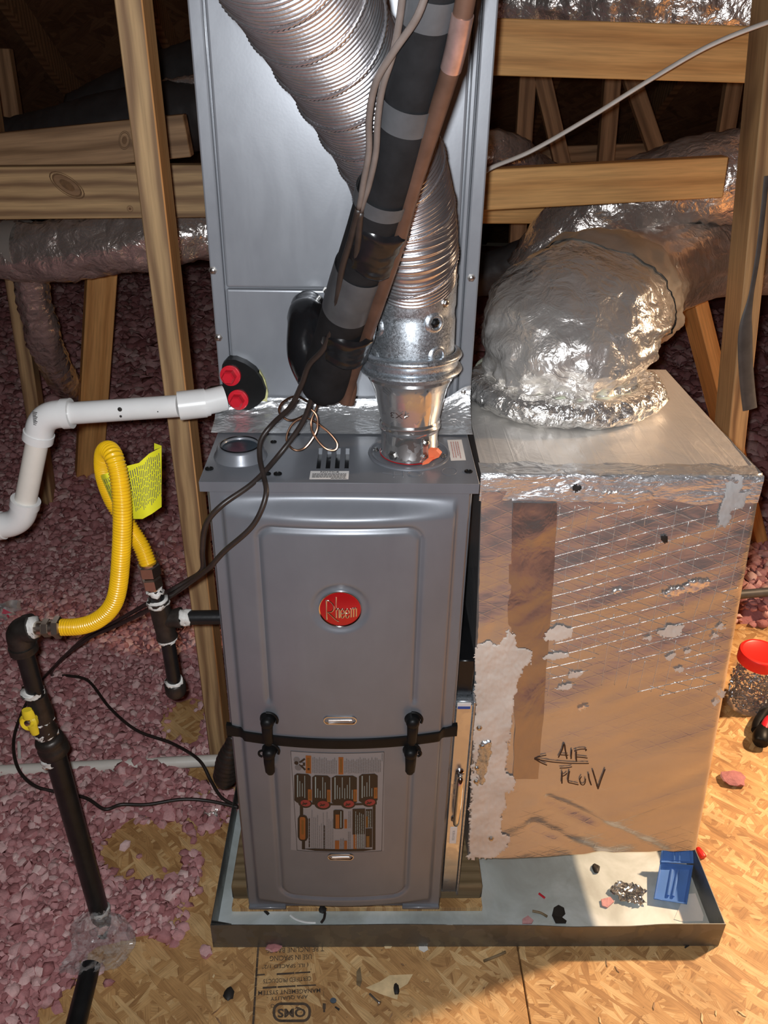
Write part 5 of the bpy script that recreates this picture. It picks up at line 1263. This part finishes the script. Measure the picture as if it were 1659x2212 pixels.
# ================================================================== JAR, TOOL, SMALL THINGS
jb = px(1612, 1519, z=0)
def zat(P, v):
    lo, hi = 0, .5
    for _ in range(40):
        m_ = (lo+hi)/2; 
        if vrow(P+Vector((0, 0, m_))) > v: lo = m_
        else: hi = m_
    return lo
jh = zat(jb, 1428); lh = zat(jb, 1408)
jar = thing('screw_jar', tuple(jb), 'clear plastic jar full of zinc screws with a red lid', 'jar')
MB().lathe([(0, .0015), (.050, .0015), (.0545, .006), (.0550, .02), (.0550, jh*.72), (.0535, jh*.80), (.0475, jh*.90), (.0465, jh+.004)], jb, (0, 0, 1), 48, caps=False).build('jar_body', M_JAR, jar, 60)
MB().lathe([(.0500, jh-.002), (.0520, jh), (.0520, lh-.003), (.0500, lh), (.044, lh+.001), (.042, lh-.0005), (0, lh-.0005)], jb, (0, 0, 1), 48).build('jar_lid', M_REDL, jar, 40)
sj = MB(); rg = random.Random(5)
for k in range(420):
    r = .0505*math.sqrt(rg.uniform(.45, 1)); a = rg.uniform(-PI, PI); c = jb+Vector((r*math.cos(a), r*math.sin(a), rg.uniform(.008, jh*.76)))
    d = Vector((rg.uniform(-1, 1), rg.uniform(-1, 1), rg.uniform(-.8, .8))).normalized(); t_ = Vector((-math.sin(a), math.cos(a), 0)); d = (d-Vector((math.cos(a), math.sin(a), 0))*d.dot(Vector((math.cos(a), math.sin(a), 0)))*.85).normalized()
    sj.tube([c-d*.0075, c+d*.006, c+d*.0062, c+d*.0078], [.0011, .0013, .0032, .0026], 6)
so = sj.build('screws', M_ZINC, jar, 30); so['kind'] = 'stuff'
jl = MB()
def jlab(s, t): a = lerp(-1.05, .2, s); return jb+Vector((.0556*math.cos(a), .0556*math.sin(a), lerp(.040, .085, t)))
jl.grid(jlab, 10, 6, 0); jl.grid(lambda s, t: jlab(s, lerp(.62, 1, t))+Vector((math.cos(lerp(-1.05, .2, s)), math.sin(lerp(-1.05, .2, s)), 0))*.0004, 10, 3, 1)
tag(jl.build('jar_label', [M_LAB, M_BLUEL], jar, 60), 'white label with a blue band')
tl = thing('hand_tool', tuple(px(1655, 1600, z=0)), 'black and red tool lying on the floor in front of the jar', 'tool')
q0 = px(1645, 1590, z=.02)
MB().tube(spline([q0+Vector(d) for d in ((-.012, -.025, .0), (0, 0, .006), (.03, .035, .008), (.09, .07, .006), (.15, .09, .0))], 8), lambda i, t: .016+.004*math.sin(t*9), 16).build('handle', M_BLK, tl, 60)
MB().tube(spline([q0+Vector(d) for d in ((.004, .004, .012), (.03, .036, .017), (.08, .064, .015))], 8), .0115, 14).build('grip_inlay', M_RED, tl, 60)['label'] = 'red grip inlay'
MB().tube(spline([q0+Vector(d) for d in ((-.004, .02, -.002), (.01, .045, .0), (.05, .09, .0), (.10, .13, -.004))], 8), .012, 14).build('handle', M_BLK, tl, 60)
def blob(name, u, v, z, sx, sy, sz, mat, label, cat, seed=0, rot=0, rough=.35, sub=2, group=None):
    b = bmesh.new(); bmesh.ops.create_icosphere(b, subdivisions=sub, radius=1)
    P = px(u, v, z=z); M_ = Matrix.Rotation(rot, 4, 'Z')
    for q in b.verts:
        c = q.co*(1+rough*noise.noise(q.co*1.7+Vector((seed*3.1, 0, 0)))+rough*.5*noise.noise(q.co*4+Vector((seed, 5, 0)))); c = Vector((c.x*sx, c.y*sy, c.z*sz)); q.co = P+M_ @ c+Vector((0, 0, sz*.9))
    o = MB().bm(b).build(name, mat, None, 30, org=P); return tag(o, label, cat, group)
PB = .0026
def sheet(name, pts, z, mat, label, cat, thick=.0012, curl=.004, group=None):
    q = [px(u, v, z=z)+Vector((0, 0, curl*abs(nz(u*.07, v*.07)))) for u, v in pts]; return tag(MB().prism(q, (0, 0, thick)).build(name, mat, None, 30, org=q[0]), label, cat, group)
fs = MB()
def fsc(s, t): p = px(lerp(1322, 1392, s)+6*math.sin(t*9), lerp(1903, 1946, t)+lerp(-2, 14, s)-12*t*s*0, z=PB+.004); p.z += .010*abs(nz(s*9, t*7, 1))+.006*abs(nz(s*20, t*16, 3)); return p
fs.grid(lambda s, t: fsc(s, .15+.7*t if s < .15 or s > .85 else t), 26, 16); tag(fs.build('foil_scrap', M_TIN, None, 25), 'crumpled scrap of foil lying in the drain pan', 'scrap')
sheet('tape_scrap', [(1196, 1962), (1206, 1956), (1218, 1962), (1221, 1976), (1214, 1982), (1224, 1990), (1222, 1996), (1200, 1996), (1192, 1978)], PB+.0006, M_CRUMB, 'torn black scrap near the front wall of the pan', 'scrap')
blob('dark_crumb', 1287, 1878, PB, .008, .011, .004, M_CRUMB, 'dark lump on the pan bottom behind the foil scrap', 'debris', 3)
sheet('paper_scrap', [(1480, 1932), (1502, 1930), (1520, 1978), (1518, 1990), (1470, 1990), (1456, 1986)], PB+.0004, M_PAPER, 'white paper under the blue plastic tray in the pan', 'paper', .0006, .0)
sheet('pink_tuft', [(1298, 1945), (1318, 1940), (1326, 1950), (1312, 1962), (1300, 1958)], PB+.0006, M_PINK, 'flat pink shred of insulation in the pan', 'debris', .003)
sheet('pink_tuft', [(1128, 1988), (1140, 1980), (1152, 1990), (1148, 1997), (1128, 1997)], PB+.0006, M_PINK, 'pink shred at the front wall of the pan, left of the black scrap', 'debris', .003)
tag(MB().tube([px(1164, 1930, z=PB+.002), px(1177, 1940, z=PB+.002)], .0022, 8).build('wire_scrap', M_RED, None), 'short red wire clipping in the drain pan', 'wire')
tag(MB().tube(spline([px(u, v, z=PB+.004) for u, v in ((627, 1977), (640, 1986), (660, 1992), (682, 1993))], 6), .0022, 8, True, 0, .5).build('zip_tie', M_PVC), 'white zip tie offcut in the pan in front of the furnace', 'tie')
blob('dark_crumb', 697, 1967, PB+.002, .008, .010, .006, M_CRUMB, 'dark curled crumb beside the white zip tie in the pan', 'debris', 5)
tag(MB().tube(spline([px(u, v, z=PB+.004) for u, v in ((702, 1972), (700, 1984), (694, 1993))], 5), .0026, 7).build('wire_scrap', M_WIRE), 'short brown wire end beside the white zip tie', 'wire')
tag(MB().tube([px(572, 1967, z=PB+.002), px(580, 1975, z=PB+.002)], .003, 7, True, 0, .6).build('tape_scrap', M_CRUMB), 'small black sliver at the left of the pan front', 'scrap')
tag(MB().tube(spline([px(u, v, z=PB+.003) for u, v in ((1150, 1968), (1168, 1972), (1182, 1980))], 5), .0024, 7).build('twig', M_WBLK), 'brown splinter left of the black scrap in the pan', 'debris')
# blue plastic tray
tr = thing('plastic_tray', tuple(px(1455, 1905, z=.006)), 'translucent blue plastic tray tipped in the right corner of the pan', 'tray')
def shell(cs, depth, name):
    mb = MB(); c = [px(u, v, z=z) for u, v, z in cs]; n = (c[1]-c[0]).cross(c[3]-c[0]).normalized()
    if n.z < 0: n = -n
    ctr = sum(c, Vector())/4; q = [p.lerp(ctr, .10)-n*depth for p in c]; rim = [p+(p-ctr).normalized()*.003 for p in c]
    mb.add(rim+c+q, [(0, 1, 5, 4), (1, 2, 6, 5), (2, 3, 7, 6), (3, 0, 4, 7), (4, 5, 9, 8), (5, 6, 10, 9), (6, 7, 11, 10), (7, 4, 8, 11), (8, 9, 10, 11)])
    for k in (.38, .62):
        a, b = q[0].lerp(q[1], k).lerp(ctr, .1), q[3].lerp(q[2], k).lerp(ctr, .25); mb.tube([a+n*.001, b+n*.001], .0028, 8)
    o = mb.build(name, M_BLUE, tr, 30); s = o.modifiers.new('wall', 'SOLIDIFY'); s.thickness = .0008; return o
shell([(1428, 1866, .030), (1496, 1870, .030), (1482, 1950, .016), (1414, 1940, .016)], .010, 'tray_base')
shell([(1432, 1838, .052), (1494, 1838, .054), (1496, 1864, .034), (1428, 1862, .034)], .006, 'tray_lid')
for k, (u, v) in enumerate(((1520, 1852),)):
    P = px(u, v, z=.006); tag(MB().lathe([(.0065, 0), (.0072, .004), (.0055, .020), (.004, .022), (0, .022)], P, (-.25, .9, .1), 12).build('wire_nut', M_REDL, None, 50, org=P), 'red wire nut on the floor outside the right wall of the pan', 'wire nut')
blob('pink_tuft', 1582, 1688, 0, .028, .024, .010, M_PINK, 'pink tuft of insulation on the sunny floor right of the pan', 'debris', 7)
blob('pink_tuft', 445, 2060, 0, .011, .014, .008, M_PINK, 'pink tuft on the boards below the left corner of the pan', 'debris', 8)
blob('pink_tuft', 592, 2050, 0, .013, .009, .006, M_PINK, 'pink tuft against the front of the pan above the stamped lettering', 'debris', 9)
sheet('paper_scrap', [(904, 2036), (920, 2034), (925, 2052), (916, 2058), (905, 2052)], .0006, M_PAPER, 'white paper scrap on the floor in front of the pan', 'paper')
sheet('wood_chip', [(828, 2042), (838, 2038), (848, 2044), (844, 2050), (832, 2050)], .0006, M_CHIP, 'pale chip on the floor just before the pan, left of the white paper', 'chip')
blob('dark_crumb', 880, 2037, 0, .006, .005, .004, M_CRUMB, 'dark crumb between pale chip and white paper scrap on the floor', 'debris', 11)
blob('dark_crumb', 495, 2149, 0, .009, .012, .004, M_CRUMB, 'black crumb on the floor left of the stamped lettering', 'debris', 12)
sheet('wood_chip', [(770, 2100), (778, 2090), (782, 2118), (778, 2132), (770, 2128)], .0006, M_WBLK, 'long brown bark flake on the floor in front of the pan', 'chip')
sheet('wood_chip', [(790, 2135), (820, 2122), (842, 2108), (892, 2106), (880, 2126), (862, 2138), (858, 2160), (826, 2150)], .0005, M_CHIP, 'yellow torn strand flake patch on the floor in front of the pan', 'chip', .001)
blob('dark_crumb', 856, 2140, .001, .005, .010, .004, M_CRUMB, 'dark crumb on the yellow torn strand patch', 'debris', 14)
P = px(803, 2152, z=.004); tag(MB().tube([px(798, 2147, z=.004), px(818, 2166, z=.004)], [.0022, .0022], 8).lathe([(.005, 0), (.004, .002), (0, .003)], px(819, 2167, z=.004), (.7, -.7, 0), 10).build('screw', M_GALVD, None, 40, org=P), 'silver screw lying on the floor in front of the pan', 'screw')
sheet('plastic_disc', [(720+7*math.cos(a), 2162+6*math.sin(a)) for a in np.linspace(0, 2*PI, 13)[:-1]], .0004, M_GLASS, 'small blue-grey disc on the floor right of the stamped logo', 'debris', .0015, 0)
sheet('tape_scrap', [(725, 2176), (734, 2180), (732, 2184), (723, 2178)], .0006, M_CRUMB, 'black sliver on the floor below the blue-grey disc', 'scrap')
tag(MB().tube(spline([px(u, v, z=.004) for u, v in ((1045, 2076), (1080, 2062), (1092, 2056))], 5), .0026, 7).build('twig', M_WBLK), 'dark twig on the floor near the board seam', 'debris')
sheet('tape_scrap', [(1478, 2046), (1488, 2040), (1489, 2044), (1480, 2049)], .0006, M_CRUMB, 'black sliver before the right corner of the pan', 'scrap')
sheet('plaster_chip', [(424, 1412), (434, 1405), (448, 1406), (446, 1418), (440, 1432), (436, 1424)], .045, M_DOPE, 'white chip on the insulation beside the capped drip leg', 'chip', .003)
fb_ = MB(); fb_.grid(lambda s, t: px(lerp(436, 470, s)+3*nz(s*4, t*4), lerp(1742, 1764, t), z=.02+.012*abs(nz(s*7, t*7, 2))), 12, 8); tag(fb_.build('foil_scrap', M_FOIL, None, 25), 'small glinting foil scrap beside the left side of the furnace', 'scrap')
rg = random.Random(21)
for k in range(20):
    u, v = rg.uniform(420, 1640), rg.uniform(2062, 2205)
    if 535 < u < 700: continue
    P = px(u, v, z=.0006); a = rg.uniform(0, PI); d = Vector((math.cos(a), math.sin(a), 0)); l_, w_ = rg.uniform(.003, .010), rg.uniform(.0008, .0022); n_ = Vector((-d.y, d.x, 0))
    o = MB().prism([P-d*l_-n_*w_*.3, P+d*l_*.3-n_*w_, P+d*l_+n_*w_*.2, P-d*l_*.4+n_*w_], (0, 0, .0012)).build('wood_splinter', M_CHIP if k % 2 else M_PINED, None, 30, org=P)
    tag(o, 'tiny loose wood splinter lying on the strand board floor', 'splinter', 'splinters scattered on the floor')

# stamp printed on the strand board, upside down to the viewer
fl_st = MB()
def sp_(zx, zy): return px(530+zx/8.295, 2020+zy/8.295, z=.0005)
def stext(txt, x0, x1, zy0, zy1, hgt, bold=.0):
    """x0 is the right end in the photograph (text start), text runs towards the left of the frame"""
    V, F = text_mesh(txt, 1.0, bold=bold); w_ = max(q.x for q in V)-min(q.x for q in V); cx = (max(q.x for q in V)+min(q.x for q in V))/2; hh = max(q.y for q in V)-min(q.y for q in V); cy = (max(q.y for q in V)+min(q.y for q in V))/2
    a, b = sp_(x0, zy0), sp_(x1, zy1); ex = (b-a)/w_; up_ = (sp_((x0+x1)/2, (zy0+zy1)/2+hgt)-sp_((x0+x1)/2, (zy0+zy1)/2))/hh; c = (a+b)/2
    fl_st.add([c+ex*(q.x-cx)+up_*(q.y-cy) for q in V], F)
stext('APA QUALITY', 1120, 450, 1095, 1135, 78, .012); stext('MANAGEMENT SYSTEM', 1345, 230, 990, 1040, 80, .012); stext('CERTIFIED PRODUCTS', 1180, 320, 775, 830, 78, .008)
stext('( ILL SPACED 1/2"', 1130, 300, 530, 560, 90, .010); stext('USE IN SPACING', 1190, 440, 385, 420, 90, .006); stext('T BE INCLINE BARGE', 1410, 380, 245, 280, 88, .004)
def sbar(x0, y0, x1, y1, w_): fl_st.quad(sp_(x0, y0-w_), sp_(x1, y1-w_), sp_(x1, y1+w_), sp_(x0, y0+w_))
for q in ((310, 945, 560, 930, 18), (575, 930, 900, 912, 16), (920, 908, 1265, 895, 13), (200, 715, 350, 705, 14), (560, 700, 880, 680, 18), (890, 678, 1165, 662, 14), (630, 155, 800, 150, 10), (830, 145, 1230, 122, 14), (280, 165, 480, 160, 10)): sbar(*q)
lw = 17
for k in range(9):
    t0_, t1_ = k/9, (k+.97)/9; a, b = sp_(lerp(240, 138, t0_), lerp(60, 1620, t0_)), sp_(lerp(240, 138, t1_), lerp(60, 1620, t1_)); d = Vector((.0018, 0, 0)); fl_st.quad(a-d, a+d, b+d, b-d)
sbar(1395, 1010, 1410, 1100, 22); 
for q in ((1385, 1270, 1440, 1275, 50), (1395, 1350, 1430, 1352, 30)): sbar(*q)
# logo: QMS in a double rounded outline
def stad(x0, x1, y0, y1, rr, w_):
    o_ = []; i_ = []
    for cx, cy, a0 in ((x1-rr, y1-rr, 0), (x0+rr, y1-rr, .5), (x0+rr, y0+rr, 1), (x1-rr, y0+rr, 1.5)):
        for k in range(8):
            a = PI*(a0+k/14); o_.append(sp_(cx+rr*math.cos(a), cy+rr*math.sin(a))); i_.append(sp_(cx+(rr-w_)*math.cos(a), cy+(rr-w_)*math.sin(a)))
    n = len(o_); fl_st.add(o_+i_, [(k, (k+1) % n, n+(k+1) % n, n+k) for k in range(n)])
stad(490, 1175, 1205, 1560, 150, 48)
stext('QMS', 1080, 575, 1375, 1385, 190, .035)
V, F = text_mesh('R', 1.0); stad(455, 525, 1238, 1302, 32, 9)
st_o = fl_st.build('stamped_lettering', M_STAMP, fl); st_o['label'] = 'dark printed panel stamp, upside down to the viewer'
print('objects', len(bpy.data.objects))
